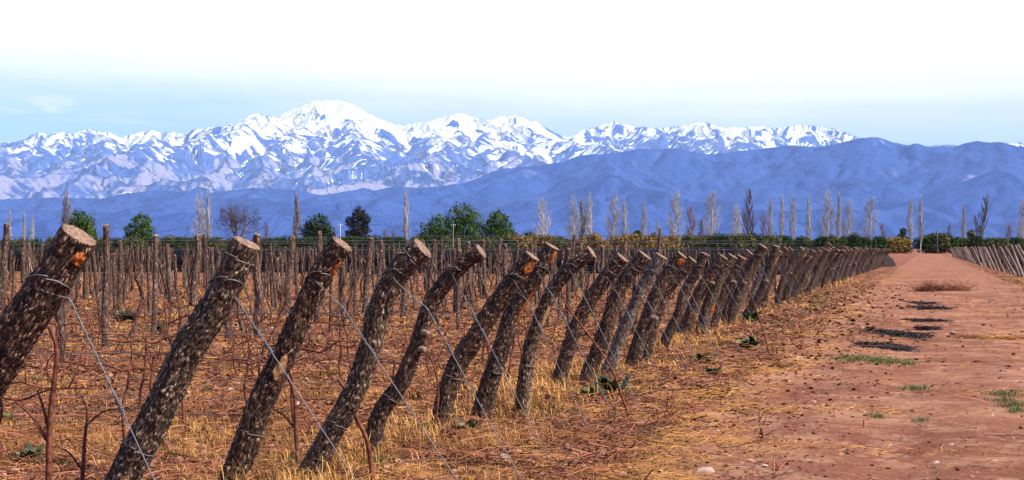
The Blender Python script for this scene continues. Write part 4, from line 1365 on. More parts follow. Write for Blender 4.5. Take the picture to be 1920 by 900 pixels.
BARE = [  # x, y of the tip in the photograph, set, index, distance, label
    (18, 395, pop, 0, 640, 'pale bare poplar at the far left picture edge, taller of the faint three'),
    (45, 398, pop, 2, 640, 'pale slim bare poplar, second of the faint three at far left'),
    (61, 408, pop, 1, 650, 'smallest pale bare poplar of the faint three at far left'),
    (125, 364, popg, 1, 560, 'tall grey dense poplar rising behind the round green tree at left'),
    (375, 371, popw, 2, 600, 'pale bare poplar, left one of the pair beside the spreading bare tree'),
    (391, 365, pop, 3, 600, 'white-stemmed bare poplar, right one of the pair beside the spreading bare tree'),
    (556, 367, popg, 0, 570, 'dense grey feathered poplar just left of the round dark green tree'),
    (762, 362, pop, 3, 600, 'slender pale bare poplar left of the green willow clump'),
    (722, 430, popr, 0, 640, 'tiny reddish bare tree left of the slender pale poplar'),
    (738, 431, popr, 1, 640, 'second tiny reddish bare tree close to the slender pale poplar'),
    (1018, 377, popw, 1, 600, 'broad pale bare poplar first to the right of the willows'),
    (1075, 375, popw, 2, 590, 'pale bare poplar, left of the close trio above the golden shrubs'),
    (1091, 377, popg, 0, 600, 'greyer bare poplar, middle of the close trio above the golden shrubs'),
    (1105, 367, pop, 1, 600, 'tallest pale poplar, right of the close trio above the golden shrubs'),
    (1152, 371, popw, 0, 600, 'pale bare poplar, left of the pair right of the trio'),
    (1172, 378, pop, 3, 600, 'slim pale bare poplar, right of the pair right of the trio'),
    (1208, 383, pop, 1, 610, 'lone slim pale bare poplar above the olive hedge, right of the pair'),
    (1233, 412, pop, 0, 650, 'small faint bare poplar just right of the lone slim one'),
    (1268, 364, popw, 0, 580, 'tall forked pale poplar with open branches above the olive hedge'),
    (1295, 388, popr, 0, 600, 'brownish bare poplar between two tall open pale ones'),
    (1335, 364, popw, 1, 580, 'broad tall pale poplar right of the brownish one'),
    (1381, 390, popw, 2, 600, 'lower pale bare poplar leaning on the tall dark-stemmed one'),
    (1404, 359, popd, 0, 580, 'tallest dark-stemmed bare poplar above the hedge, right of centre'),
    (1432, 402, popr, 1, 610, 'short brownish bare tree left of the slim white group'),
    (1445, 371, pop, 0, 590, 'first slim white poplar of the evenly spaced group'),
    (1466, 370, pop, 2, 590, 'second slim white poplar of the evenly spaced group'),
    (1487, 370, pop, 1, 590, 'third slim white poplar of the evenly spaced group'),
    (1517, 373, pop, 3, 590, 'fourth slim white poplar of the evenly spaced group'),
    (1552, 364, popw, 2, 580, 'broad pale poplar, left of the tall three right of the evenly spaced group'),
    (1573, 365, pop, 2, 580, 'thinnest pale poplar in the middle of the tall three'),
    (1592, 380, popw, 0, 590, 'lower bushy pale poplar, right of the tall three'),
    (1632, 374, popw, 1, 580, 'rounded pale poplar with many stems, last before the wide gap'),
    (1655, 420, popr, 0, 640, 'small reddish bare tree right of the many-stemmed poplar'),
    (1707, 372, pop, 0, 560, 'white poplar left of the pair standing at the end of the track'),
    (1727, 376, pop, 3, 505, 'white poplar right of the pair, its bare stem reaching the track end'),
    (1780, 421, popd, 0, 540, 'small dark bare tree right of the track end'),
    (1807, 385, pop, 2, 580, 'faint slim pale poplar left of the leaning dark tree'),
    (1838, 372, popd, 1, 560, 'dark bare tree leaning to the right near the right picture edge'),
    (1892, 421, popr, 1, 620, 'small faint reddish tree near the right picture edge'),
    (1918, 378, popw, 2, 560, 'pale bare poplar cut by the right picture edge'),
    (500, 421, popr, 1, 600, 'low reddish bare tree right of the spreading bare tree'),
    (1315, 414, popd, 0, 560, 'short dark dead tree left of the broad tall poplar'),
]
for (u, v, st, ix, dist, lab) in BARE:
    h = (HY - v) / F * dist + CAMH
    x = (u - CX) / F * dist
    t = thing('bare_poplar' if st not in (popr, popd) else 'bare_tree', lab, 'tree', (x, dist, 0), random.uniform(-.5, .5), 'bare trees beyond the vineyard')
    obj('trunk', st[ix][0], t); obj('branches', st[ix][1], t)
    s_ = h / 20.0; t.scale = (s_, s_, s_)
t = thing('bare_tree', 'wide spreading dark bare tree with a round open crown', 'tree', ((445 - CX) / F * 560, 560, 0), 0, 'bare trees beyond the vineyard')
obj('trunk', bigb[0], t); obj('branches', bigb[1], t)
s_ = ((HY - 368) / F * 560 + CAMH) / 18.5; t.scale = (s_, s_, s_)


def leafy(u, v, wpx, dist, lab, m, blobs, nleaf, size, seed, droop=0.0, bark='dark_bark', cat='tree', name='leafy_tree', group='leafy trees beyond the vineyard'):
    """blobs given in a unit box: x -0.5..0.5, z 0..1"""
    h = (HY - v) / F * dist + CAMH; wd = wpx / F * dist
    B = [(b[0] * wd, (b[3] if len(b) > 3 else 0) * wd, b[1] * h, b[2] * wd, b[2] * wd * .9, b[2] * wd * (1.0 if len(b) < 5 else b[4])) for b in blobs]
    t = thing(name, lab, cat, ((u - CX) / F * dist, dist, 0), 0, group)
    mb = MB()
    add_tube(mb, rail(np.array([[0, 0, -.2], [.1, 0, h * .25], [0, 0, h * .6]]), 8), np.linspace(.035, .012, 8) * h, 7, a=.4)
    for b in B[:4]:
        add_tube(mb, rail(np.array([[0, 0, h * .25], [b[0] * .5, b[1] * .5, (h * .25 + b[2]) / 2 + .3], [b[0], b[1], b[2]]]), 6), np.linspace(.018, .005, 6) * h, 5, a=.4)
    obj('trunk', mb.mesh('trunk', [M[bark]]), t)
    obj('crown', crown_mesh('crown', B, nleaf, size, M[m], seed, droop), t)
    return t


leafy(150, 394, 60, 540, 'round green willow against the grey poplar at left', 'willow', [(0, .72, .36), (.22, .55, .3), (-.2, .5, .3), (.05, .4, .4), (.3, .35, .22)], 5200, .55, 1, .35)
leafy(258, 398, 60, 540, 'green willow with a leaning flat crown, alone at left', 'willow', [(.12, .74, .3), (.25, .5, .28), (-.22, .55, .2), (-.1, .3, .32), (.15, .25, .3)], 4600, .5, 2, .35)
leafy(597, 402, 62, 560, 'round dark green tree right of the dense grey poplar', 'dark_leaf', [(0, .7, .36), (.25, .5, .28), (-.27, .55, .28), (0, .35, .42)], 5000, .5, 3, .1)
leafy(671, 387, 50, 550, 'dark brownish tree with lumpy ragged crown, left of the slender poplar', 'brown_leaf', [(.03, .84, .24), (.27, .72, .2), (-.27, .68, .2), (.3, .5, .18), (-.3, .42, .17), (.03, .52, .3), (.33, .3, .17), (-.2, .22, .22), (.1, .2, .28)], 5600, .42, 4)
leafy(815, 404, 68, 570, 'lower left willow of the green clump', 'willow', [(.1, .7, .32), (-.2, .55, .28), (.3, .5, .28), (-.35, .32, .22), (.05, .3, .4)], 5200, .5, 5, .4)
leafy(868, 384, 72, 560, 'largest round green willow in the middle of the clump', 'willow', [(0, .8, .3), (.24, .66, .27), (-.22, .7, .27), (.33, .42, .24), (-.25, .4, .28), (.05, .45, .36), (.1, .2, .36)], 7000, .5, 6, .4)
leafy(933, 396, 62, 560, 'right-hand green willow with drooping edge, right of the clump', 'willow', [(0, .76, .3), (.22, .6, .28), (-.22, .58, .26), (.35, .4, .2), (0, .35, .38)], 5200, .5, 7, .45)
leafy(1694, 424, 24, 530, 'small dark evergreen left of the white poplars at the track end', 'dark_leaf', [(0, .8, .28), (-.15, .55, .36), (.15, .4, .4)], 1500, .4, 8)
leafy(1820, 426, 20, 540, 'small dark green bush left of the leaning dark tree', 'olive', [(0, .75, .33), (0, .45, .42)], 1300, .4, 9)
leafy(993, 433, 26, 560, 'small dark bush under the broad pale poplar', 'dark_leaf', [(0, .7, .4), (.2, .5, .35)], 1200, .4, 10)
leafy(1050, 436, 18, 560, 'tiny dark bush left of the close poplar trio', 'dark_leaf', [(0, .6, .45)], 800, .4, 11)
leafy(1196, 428, 22, 560, 'small dark evergreen left of the lone slim poplar', 'dark_leaf', [(0, .75, .35), (0, .45, .45)], 1200, .4, 12)

# olive hedge and shrubs in front of the trees
hp = {}
for m_, n_ in (('olive', 4), ('gold_shrub', 3), ('dark_leaf', 3)):
    hp[m_] = []
    for i in range(n_):
        r_ = random.Random(50 + i)
        bl = [(r_.uniform(-1.6, 1.6), r_.uniform(-1, 1), r_.uniform(1.3, 3.9), r_.uniform(1.2, 2.0), 1.6, r_.uniform(1.1, 1.6)) for _ in range(7)] + [(0, 0, 1.6, 2.8, 2.2, 1.8)]
        tk = MB()
        for k in range(4):
            add_tube(tk, rail(np.array([[0, 0, -.1], [r_.uniform(-.5, .5), 0, 1.0], [r_.uniform(-1.4, 1.4), r_.uniform(-.5, .5), 2.6]]), 5), np.linspace(.16, .05, 5), 5, a=.4)
        hp[m_].append((tk.mesh('trunk', [M['dark_bark']]), crown_mesh('crown', bl, 2100, .36, M[m_], 70 + i)))
u = -30.0; n = 0; hcount = {}
while u < 1960:
    dist = 505 + random.uniform(-10, 12)
    if u < 960: kindm = random.choice(['dark_leaf', 'dark_leaf', 'olive']); top = 443 + random.uniform(-4, 3)
    elif u < 1270: kindm = random.choice(['gold_shrub', 'gold_shrub', 'olive']); top = 440 + random.uniform(-6, 4)
    else: kindm = random.choice(['olive', 'olive', 'dark_leaf', 'dark_leaf']); top = 439 + random.uniform(-5, 4)
    if 1675 < u < 1700: kindm = 'gold_shrub'; top = 442
    if 1712 < u < 1736:
        u = 1742; continue
    h = (HY - top) / F * dist + CAMH
    what = {'olive': 'grey-green olive bush', 'gold_shrub': 'golden-brown shrub', 'dark_leaf': 'dark green bush'}[kindm]
    zone = ('in the hedge left of the willow clump' if u < 780 else 'in the hedge below the willow clump' if u < 965 else 'in hedge between willows and forked poplar' if u < 1268
            else 'in the hedge under the middle poplars' if u < 1540 else 'in the hedge left of the track end' if u < 1720 else 'in the hedge right of the track end')
    hcount[(kindm, zone)] = hcount.get((kindm, zone), 0) + 1
    lab = '%s %s from the left %s' % (nth(hcount[(kindm, zone)]), what, zone)
    lab = '%s, %s such from left %s' % (what, nth(hcount[(kindm, zone)]), zone)
    t = thing('hedge_bush', lab[:1].lower() + lab[1:], 'bush', ((u - CX) / F * dist, dist, 0), random.choice([0, math.pi]), 'bushes of the hedge beyond the vineyard')
    a, c_ = random.choice(hp[kindm]); obj('trunk', a, t); obj('crown', c_, t)
    s_ = h / 5.3; t.scale = (s_ * random.uniform(.95, 1.3), s_, s_)
    u += random.uniform(19, 30); n += 1

# utility poles and the slack cable
def pole(u, v, dist, m, lab, r_=.11, arm=True):
    h = (HY - v) / F * dist + CAMH
    t = thing('utility_pole', lab, 'pole', ((u - CX) / F * dist, dist, 0), 0, 'utility poles beyond the vineyard')
    mb = MB(); add_tube(mb, np.array([[0, 0, -.2], [0, 0, h * .5], [0, 0, h]]), np.array([r_ * 1.3, r_ * 1.1, r_ * .8]), 8); obj('mast', mb.mesh('mast', [M[m]]), t)
    if arm:
        mb = MB(); add_tube(mb, np.array([[-.7, 0, h - .5], [0, 0, h - .45], [.7, 0, h - .5]]), .06, 5); obj('crossarm', mb.mesh('crossarm', [M[m]]), t)
        for s_ in (-.6, .6):
            mb = MB(); add_tube(mb, np.array([[s_, 0, h - .5], [s_, 0, h - .38], [s_, 0, h - .24]]), np.array([.05, .09, .04]), 6); obj('insulator', mb.mesh('insulator', [M['pole']]), t)
    return np.array([(u - CX) / F * dist, dist, h])


pole(638, 419, 470, 'pole', 'white utility pole between the round and ragged dark trees', .10)
pole(850, 419, 470, 'pole', 'thin pale pole in front of the largest willow', .045)
pa = pole(197, 419, 420, 'dark_pole', 'dark thin pole holding the left end of the slack cable', .05)
pb = pole(352, 423, 420, 'dark_pole', 'dark thin pole holding the right end of the slack cable', .07)
pole(1757, 433, 490, 'dark_pole', 'short dark banded pole right of the track end', .26, False)
pole(1044, 434, 500, 'dark_pole', 'short dark pole left of the poplar trio', .10, False)
pole(500, 421, 470, 'dark_pole', 'thin dark pole left of the dense grey poplar', .06)
t_ = np.linspace(0, 1, 20)[:, None]
P = pa * (1 - t_) + pb * t_; P[:, 2] -= (1.9 * 4 * t_ * (1 - t_))[:, 0] + .2
mb = MB(); add_tube(mb, P - pa, .045, 4)
obj('power_cable', mb.mesh('power_cable', [M['dark_pole']]), None, pa, 'slack dark cable drooping between two thin poles at left', 'cable')

# ------------------------------------------------------------------ ground cover
def scatter(n, y0, y1, pw, half=.345, seed=0):
    r = np.random.default_rng(seed)
    t = r.random(n); e = 1 - pw
    y = (y0 ** e + t * (y1 ** e - y0 ** e)) ** (1 / e)
    x = r.uniform(-half, half, n) * y
    return x, y, r


def blades(mb, x, y, hgt, wid, r, lean=.5, col=None, z=None, flat=False):
    n = len(x)
    if z is None: z = gh(x, y)
    a = r.uniform(0, 2 * np.pi, n); d = np.stack([np.cos(a), np.sin(a), np.zeros(n)], 1)
    wv = np.stack([-np.sin(a + r.uniform(-.8, .8, n)), np.cos(a), np.zeros(n)], 1) * (wid / 2)[:, None]
    P = np.stack([x, y, z - .01], 1)
    ln = (lean * r.uniform(.2, 1.6, n) * hgt)[:, None]
    if flat:
        up = np.stack([np.zeros(n), np.zeros(n), r.uniform(.005, .035, n)], 1)
        mid = P + d * (hgt * .5)[:, None] + up * r.uniform(.8, 1.8, n)[:, None]; tip = P + d * hgt[:, None] + up * r.uniform(0.2, 1.4, n)[:, None] + np.stack([-np.sin(a), np.cos(a), np.zeros(n)], 1) * (hgt * r.uniform(-.25, .25, n))[:, None]
        wv = wv + np.array([0, 0, 1]) * (wid * .35)[:, None]
        P = P + np.array([0, 0, .014])
    else:
        up = np.stack([np.zeros(n), np.zeros(n), hgt], 1)
        mid = P + up * .62 + d * ln * .35; tip = P + up * np.clip(1 - .35 * ln / hgt[:, None], .3, 1) + d * ln
    V = np.stack([P - wv, P + wv, mid + wv * .8, mid - wv * .8, tip], 1).reshape(-1, 3)
    b = np.arange(n)[:, None] * 5
    Q = b + np.array([[0, 1, 2, 3]]); T = b + np.array([[3, 2, 4]])
    c = np.clip(r.beta(1.6, 1.6, n) if col is None else col, 0, 1)
    mb.add(V, T, Q, a=np.repeat(c, 5))


def twigs(mb, x, y, ln, rad_, r, lift=.03):
    n = len(x); z = gh(x, y)
    a = r.uniform(0, 2 * np.pi, n)
    t = np.linspace(0, 1, 4)
    P = []
    ben = r.normal(0, .30, n)
    for k, f in enumerate(t):
        aa = a + ben * f
        P.append(np.stack([x + np.cos(aa) * ln * (f - .5), y + np.sin(aa) * ln * (f - .5), z + rad_ * 1.2 + r.uniform(0, lift, n)], 1))
    P = np.stack(P, 1)
    side = np.stack([-np.sin(a), np.cos(a), np.zeros(n)], 1)[:, None] * rad_[:, None, None]
    upv = np.array([0, 0, 1.0]) * rad_[:, None, None]
    tap = np.array([1, .9, .75, .45])[None, :, None]
    V = np.stack([P + side * tap - upv * tap * .5, P - side * tap - upv * tap * .5, P + upv * tap], 2)   # n,4,3,3
    V = V.reshape(-1, 3)
    Q = []
    for k in range(3):
        for j in range(3):
            Q.append([k * 3 + j, k * 3 + (j + 1) % 3, (k + 1) * 3 + (j + 1) % 3, (k + 1) * 3 + j])
    Q = (np.arange(n)[:, None, None] * 12 + np.array(Q)[None]).reshape(-1, 4)
    mb.add(V, None, Q, a=np.repeat(r.random(n), 12))


def grain(x, y, f, s): return fbm(x * f, y * f, 3, s)


def row_strip(x, y):
    """1 close to the line of a vine row"""
    p, q = pq(x, y)
    f = (q / 1.40) % 1.0
    return np.exp(-((f - .5) / .28) ** 2)


# standing dry grass: rings the posts' feet, the verge and patches of the field
mb = MB()
x, y, r = scatter(330000, 8.6, 105, 1.35, seed=1)
p, q = pq(x, y)
foot = np.exp(-((p - .25) / .65) ** 2)
dens = .9 * foot * np.clip(.15 + 1.7 * grain(x, y, .9, 3) + .8 * grain(x, y, 3.1, 13), .02, 1) + (p < .2) * np.clip(.22 + 1.5 * grain(x, y, .33, 8) + .9 * grain(x, y, 1.6, 9), 0, 1)
dens += (y > 24) * (p < 0) * np.clip(.3 + grain(x, y, .12, 14) * 1.4, 0, .8) * .5
dens += np.exp(-((p - 8.4) / .8) ** 2) * .5 + (p > 9) * .3
k = r.random(len(x)) < dens
x, y, p = x[k], y[k], p[k]
hh = r.uniform(.05, .19, len(x)) * (.65 + .85 * np.exp(-((p - .3) / .7) ** 2)) * np.clip(.85 + 1.5 * grain(x, y, 1.5, 5), .3, 1.8)
blades(mb, x, y, hh, np.clip(.0032 * y / 10, .004, .022) * r.uniform(.7, 1.4, len(x)), r, .75, np.clip(.45 + 1.4 * grain(x, y, 1.1, 31) + r.normal(0, .28, len(x)), 0, 1))
# tufts: dense clumps by the post feet, looser ones along the rows
cx_, cy_, r = scatter(5200, 8.8, 75, 1.35, seed=77)
p, q = pq(cx_, cy_)
dn_t = np.exp(-((p - .2) / .6) ** 2) * np.clip(.35 + 1.6 * grain(cx_, cy_, .7, 17), .03, .8) + (p < -.4) * np.clip(.16 + 2.2 * grain(cx_, cy_, .22, 18), 0, 1) + np.exp(-((p - 8.5) / .7) ** 2)
k = r.random(len(cx_)) < dn_t
cx_, cy_, p = cx_[k], cy_[k], p[k]
nb = np.clip(r.gamma(3, 22, len(cx_)) * np.clip(24 / cy_, .35, 1.6), 12, 170).astype(int)
ii = np.repeat(np.arange(len(cx_)), nb)
Rt = r.uniform(.05, .17, len(cx_)); Ht = r.uniform(.08, .24, len(cx_)) * np.where(p > -.4, 1.1, .7); Ct = r.beta(.9, 1.2, len(cx_))
xx = cx_[ii] + r.normal(0, 1, len(ii)) * Rt[ii]; yy = cy_[ii] + r.normal(0, 1, len(ii)) * Rt[ii]
blades(mb, xx, yy, Ht[ii] * r.uniform(.4, 1.15, len(ii)), np.clip(.0032 * yy / 10, .004, .018), r, .95, np.clip(Ct[ii] + r.normal(0, .22, len(ii)), 0, 1))
obj('dry_grass', mb.mesh('dry_grass', [M['grass']], False), kind='stuff', label='golden dry grass standing round the posts and along the rows')

# flat straw lying about
mb = MB()
x, y, r = scatter(430000, 8.8, 120, 1.4, seed=2)
p, q = pq(x, y)
g1 = grain(x, y, .55, 41) + .6 * grain(x, y, 2.2, 43)
dens = (p < 2.4) * np.clip(.24 + 1.6 * g1 + .25 * sstep(p, -.3, .8) * (1 - .8 * sstep(p, 1.0, 2.0)), .03, 1)
trk = (p >= 2.4) & (p < 7.6)
bandn = fbm(p * .35, q * 1.3, 3, 47)
dens += trk * np.clip(1.2 * bandn - .16 + .22 * np.exp(-((p - 2.4) / 1.0) ** 2), 0, .8) * .7
dens += (p >= 7.6) * .35
k = r.random(len(x)) < dens
x, y = x[k], y[k]
blades(mb, x, y, r.uniform(.06, .36, len(x)), np.clip(.0029 * y / 10, .003, .015) * r.uniform(.7, 1.4, len(x)), r, .2, None, None, True)
obj('straw', mb.mesh('straw', [M['straw']], False), kind='stuff', label='scattered straw lying on the soil and across the track')

# broken leaves and bark bits
mb = MB()
x, y, r = scatter(95000, 8.8, 70, 1.4, seed=3)
p, q = pq(x, y)
k = r.random(len(x)) < np.where(p < 2.2, .75, .04 + .45 * np.exp(-((p - 2.2) / .9) ** 2)) * np.clip(.7 + grain(x, y, 1.1, 52), .1, 1)
x, y = x[k], y[k]; n = len(x)
z = gh(x, y) + .008
s = r.uniform(.012, .034, n) * np.clip(y / 16, .8, 2.5)
a = r.uniform(0, 6.28, n)
d1_ = np.stack([np.cos(a), np.sin(a), r.uniform(-.5, .5, n)], 1) * s[:, None]; d2_ = np.stack([-np.sin(a), np.cos(a), r.uniform(-.6, .9, n)], 1) * s[:, None] * .7
c = np.stack([x, y, z + s * .4], 1)
V = np.stack([c - d1_, c - d2_, c + d1_, c + d2_], 1).reshape(-1, 3)
mb.add(V, None, np.arange(n * 4).reshape(-1, 4), a=np.repeat(r.beta(1.3, 1.8, n), 4))
obj('leaf_litter', mb.mesh('leaf_litter', [M['leaf_litter']], False), kind='stuff', label='brown leaf litter strewn over the vineyard soil')

# prunings
mb = MB()
x, y, r = scatter(22000, 8.8, 60, 1.5, seed=4)
p, q = pq(x, y)
k = r.random(len(x)) < np.where(p < 1.8, np.clip(.5 + 1.2 * grain(x, y, .7, 71), .08, 1), .008)
x, y = x[k], y[k]
twigs(mb, x, y, r.uniform(.12, .7, len(x)), r.uniform(.0022, .0065, len(x)) * np.clip(y / 14, 1, 2.2), r, .11)
obj('prunings', mb.mesh('prunings', [M['twig']], True), kind='stuff', label='reddish cut vine prunings littering the rows')

# stones and clods
def rocks(mb, x, y, s, r, sink=.3):
    t_ = (1 + 5 ** .5) / 2
    I = np.array([(-1, t_, 0), (1, t_, 0), (-1, -t_, 0), (1, -t_, 0), (0, -1, t_), (0, 1, t_), (0, -1, -t_), (0, 1, -t_), (t_, 0, -1), (t_, 0, 1), (-t_, 0, -1), (-t_, 0, 1)]) / math.sqrt(1 + t_ * t_)
    Fc = np.array([(0, 11, 5), (0, 5, 1), (0, 1, 7), (0, 7, 10), (0, 10, 11), (1, 5, 9), (5, 11, 4), (11, 10, 2), (10, 7, 6), (7, 1, 8), (3, 9, 4), (3, 4, 2), (3, 2, 6), (3, 6, 8), (3, 8, 9), (4, 9, 5), (2, 4, 11), (6, 2, 10), (8, 6, 7), (9, 8, 1)])
    n = len(x)
    sc = np.stack([r.uniform(.7, 1.4, n), r.uniform(.7, 1.4, n), r.uniform(.45, .9, n)], 1)
    V = I[None] * sc[:, None] * (1 + r.normal(0, .13, (n, 12, 1)))
    a = r.uniform(0, 6.28, n); ca, sa = np.cos(a)[:, None], np.sin(a)[:, None]
    V = np.stack([V[..., 0] * ca - V[..., 1] * sa, V[..., 0] * sa + V[..., 1] * ca, V[..., 2]], -1) * s[:, None, None]
    V = V + np.stack([x, y, gh(x, y) + s * sink], 1)[:, None]
    mb.add(V.reshape(-1, 3), (np.arange(n)[:, None, None] * 12 + Fc[None]).reshape(-1, 3), None, a=np.repeat(r.random(n), 12))


mb = MB()
x, y, r = scatter(26000, 8.8, 70, 1.5, seed=5)
p, q = pq(x, y)
k = r.random(len(x)) < np.where(p < 1.6, .8, np.where(p < 7.4, .16, .5))
x, y, p = x[k], y[k], p[k]
rocks(mb, x, y, np.minimum(r.gamma(1.4, .011, len(x)) * np.where(p < 1.6, 1.3, .5) + .005, .042), r)
obj('soil_clods', mb.mesh('soil_clods', [M['clod']], False), kind='stuff', label='crumbly red soil clods between the rows')
mb = MB()
x, y, r = scatter(5200, 9, 150, 1.3, seed=6)
p, q = pq(x, y)
k = r.random(len(x)) < np.where(p < 1.6, .35, np.where((p > 7.0) & (p < 8.3), .95, .12))
x, y = x[k], y[k]
rocks(mb, x, y, r.gamma(1.5, .0075, len(x)) + .006, r)
obj('gravel', mb.mesh('gravel', [M['stone']], False), kind='stuff', label='loose pale stones along the track edges')
r = np.random.default_rng(66)
for (u, v, wpx, lab) in ((1787, 622, 17, 'rounded pinkish stone lying alone on the track'), 
                         (640, 850, 24, 'brown stone in the grass right of the S-bowed post'), (120, 797, 20, 'grey stone on the soil left of the second leaning post'),
                         (740, 875, 20, 'pale stone by the foot of the crooked post'), (555, 765, 26, 'flat reddish stone right of the third leaning post')):
    b = ray_ground(u, v + 6)
    mb = MB(); rocks(mb, np.array([0.0]), np.array([0.0]), np.array([wpx / 2 / F * b[1]]), r, .55)
    me = mb.mesh('stone', [M['stone']])
    o = obj('stone', me, None, (b[0], b[1], float(gh(*b)) - float(gh(0, 0))), lab, 'stone', 'stones lying on the ground')
    sub = o.modifiers.new('round', 'SUBSURF'); sub.levels = sub.render_levels = 2

# broad-leaved weeds by the posts
WEED = [(1105, 772, 34, 'dark green leafy weed at the foot of the curved slender post'), (1148, 758, 40, 'dark green leafy weed right of the curved post, above the other'), (1130, 730, 24, 'small dark green weed just behind the pair near the curved post'),
        (1408, 610, 26, 'dark green weed tuft at the foot of the far post run'), (1405, 664, 26, 'dark green weed rosette on the verge below the tuft'), (1320, 690, 22, 'small dark weed in the golden grass right of the stubbed post'),
        (1336, 712, 18, 'tiny dark weed beside the small one in golden grass'), (60, 880, 40, 'dark green weed in the bottom left corner'), (15, 805, 26, 'dark green weed at the left edge of the picture'),
        (560, 900, 36, 'green weed at the bottom edge under the S-bowed post'), (700, 895, 30, 'green weed at the bottom by the crooked post'), (875, 830, 30, 'green weed near the foot of the orange-topped post'),
        (238, 607, 26, 'dark green weed between the second stake pair at left'), (295, 625, 24, 'dark green weed right of the stakes at left'), (700, 505 + 10, 14, 'tiny green weed far down the rows')]
for n, (u, v, wpx, lab) in enumerate(WEED):
    b = ray_ground(u, v); R0 = wpx / F * b[1] * 1.5
    r = np.random.default_rng(700 + n); mb = MB(); m_ = 80
    a = r.uniform(0, 6.28, m_); L_ = R0 * r.uniform(.5, 1.1, m_); el_ = r.uniform(.25, 1.25, m_)
    d = np.stack([np.cos(a) * np.cos(el_), np.sin(a) * np.cos(el_), np.sin(el_)], 1); sd_ = np.stack([-np.sin(a), np.cos(a), 0 * a], 1)
    b0 = np.stack([r.normal(0, .12, m_) * R0, r.normal(0, .12, m_) * R0, np.zeros(m_)], 1)
    mid = b0 + d * (L_ * .55)[:, None]; tip = b0 + d * L_[:, None] - np.array([0, 0, 1]) * (L_ * .25)[:, None]
    wv = sd_ * (L_ * .13)[:, None]
    V = np.stack([b0 - wv * .3, b0 + wv * .3, mid + wv, mid - wv, tip], 1).reshape(-1, 3)
    V[:, 2] = np.maximum(V[:, 2], -.01)
    bb = np.arange(m_)[:, None] * 5
    mb.add(V, bb + np.array([[3, 2, 4]]), bb + np.array([[0, 1, 2, 3]]), a=np.repeat(r.random(m_), 5))
    obj('weed', mb.mesh('weed', [M['weed']], False), None, (b[0], b[1], float(gh(*b))), lab, 'weed', 'broad-leaved green weeds')

# low green grass on the track and verge
mb = MB()
r = np.random.default_rng(91)
GREENS = [(random.uniform(0, 1000), random.uniform(540, 890), random.uniform(14, 40), random.uniform(3, 10), 90) for _ in range(80)]
GREENS += [(1180 + 3.4 * k + random.uniform(-40, 40), 720 - 1.35 * k + random.uniform(-12, 18), 22, 7, 130) for k in range(0, 110, 7)]
for (u, v, wx, wy, n) in GREENS + [(1600, 676, 40, 7, 900), (1655, 679, 40, 7, 1200), (1700, 682, 20, 5, 500), (1715, 728, 36, 4, 500), (1880, 742, 40, 5, 500), (1900, 760, 30, 5, 500), (1885, 752, 30, 4, 300), (1905, 772, 16, 4, 300),
                          (1530, 575, 20, 22, 900), (1545, 560, 16, 14, 600), (1645, 780, 18, 4, 250), (1725, 786, 20, 4, 250), (1680, 512, 12, 5, 300), (1150, 840, 90, 30, 700), (760, 880, 80, 20, 700), (1060, 800, 60, 30, 800), (520, 880, 60, 30, 500)]:
    uu = u + r.normal(0, wx * .5, n); vv = v + r.normal(0, wy * .5, n); vv = np.maximum(vv, HY + 12)
    yy = CAMH * F / (vv - HY); xx = (uu - CX) / F * yy
    blades(mb, xx, yy, r.uniform(.03, .09, n), np.clip(.004 * yy / 12, .004, .014), r, .8)
obj('green_grass', mb.mesh('green_grass', [M['green_grass']], False), kind='stuff', label='low green grass patches on the track and verge')

# burnt straw streaks on the track
for n, (u, v, wx, wy, lab) in enumerate(((1745, 578, 50, 6, 'black burnt-straw streak on the track, farthest of the broad ones'), (1730, 569, 34, 4, 'thin burnt-straw streak just beyond the farthest broad one'), (1740, 601, 46, 4, 'thin black burnt-straw streak in the middle of the track'),
                                         (1740, 615, 26, 5, 'short black burnt-straw patch left of the lone stone'), (1685, 628, 74, 8, 'longest black burnt-straw streak on the track'), (1660, 652, 62, 9, 'nearest broad black burnt-straw streak, above the green grass'))):
    r = np.random.default_rng(120 + n); m_ = int(15 * wx)
    c_ = ray_ground(u, v)
    uu = u + (r.random(m_) + r.random(m_) - 1) * wx; vv = v + r.normal(0, wy * .33, m_) + (uu - u) * .06
    yy = CAMH * F / (vv - HY); xx = (uu - CX) / F * yy
    mb = MB(); blades(mb, xx, yy, r.uniform(.06, .2, m_), r.uniform(.008, .024, m_), r, .2, None, gh(xx, yy) + .012, True)
    for V in mb.V: V -= np.array([c_[0], c_[1], 0])
    obj('burnt_straw', mb.mesh('burnt_straw', [M['ash']], False), None, (c_[0], c_[1], 0), lab, 'burnt straw', 'burnt straw streaks across the track')

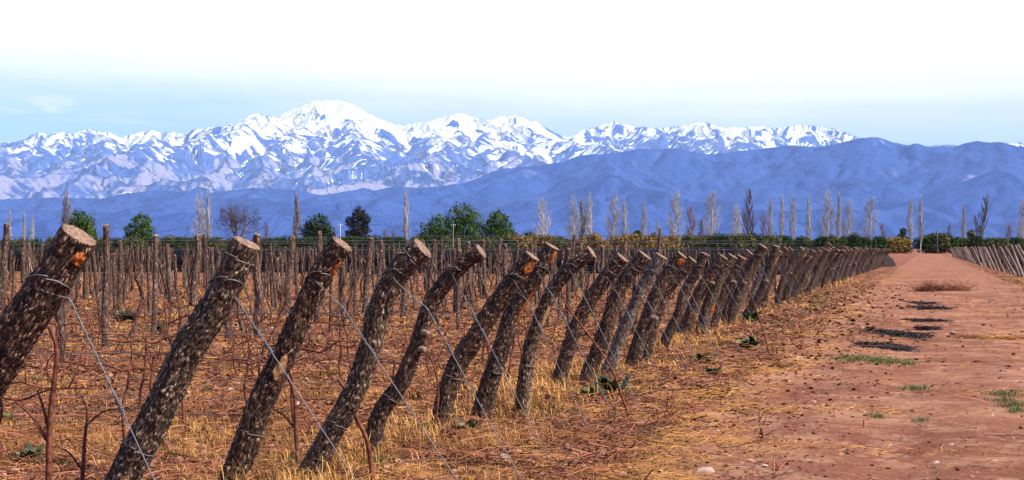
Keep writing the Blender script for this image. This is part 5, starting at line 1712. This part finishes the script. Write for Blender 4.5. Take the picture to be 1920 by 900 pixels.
# heaps of cut brush on the track
for n, (u, v, wx, hh, m_, lab) in enumerate(((1745, 546, 26, .26, 300, 'reddish heap of cut brush on the middle of the track'), (1790, 546, 30, .16, 200, 'low scatter of reddish brush right of the heap'), (1860, 634, 46, .02, 120, 'low strewn straw and brush right of the lone stone'))):
    c_ = ray_ground(u, v); r = np.random.default_rng(140 + n); W2 = wx / F * c_[1]
    mb = MB()
    for k in range(m_):
        a = r.uniform(0, 6.28); rr_ = W2 * math.sqrt(r.random()); bx, by = math.cos(a) * rr_, math.sin(a) * rr_ * .8
        hz = hh * max(.1, 1 - rr_ / W2) * r.random()
        d = r.normal(0, 1, 3); d[2] = abs(d[2]) * (.45 if n < 2 else .06); d /= np.linalg.norm(d); l_ = r.uniform(.2, .65)
        p0 = np.array([bx, by, hz + .01]); p1 = p0 + d * l_ * .5 + r.normal(0, .03, 3); p2 = p0 + d * l_
        P = np.array([p0, p1, p2]); P[:, 2] = np.maximum(P[:, 2], .012)
        add_tube(mb, P, np.array([.008, .007, .004]), 3, a=r.random())
    obj('brush_heap', mb.mesh('brush_heap', [M['twig'] if n < 2 else M['straw']]), None, (c_[0], c_[1], float(gh(*c_))), lab, 'brush heap', 'cut brush lying on the track')

# ------------------------------------------------------------------ air
me = bpy.data.meshes.new('haze')
x0, x1, y0, y1, z0, z1 = -95000, 95000, -95000, 95000, -4.5, 5200
V = np.array([(a, b, c) for a in (x0, x1) for b in (y0, y1) for c in (z0, z1)], float)
me = mesh_from('haze', V, [np.array([(0, 1, 3, 2), (4, 6, 7, 5), (0, 4, 5, 1), (2, 3, 7, 6), (0, 2, 6, 4), (1, 5, 7, 3)])], smooth=False)
hm = bpy.data.materials.new('haze'); hm.use_nodes = True
h_ = NT(hm.node_tree); h_.n.clear()
vol = h_.add('ShaderNodeVolumePrincipled', None, Color=(0.36, 0.57, 1.0), Density=0.0000130, Anisotropy=0.0)
ho = h_.add('ShaderNodeOutputMaterial'); h_.l.new(vol.outputs[0], ho.inputs['Volume'])
me.materials.append(hm)
obj('haze', me, kind='stuff')
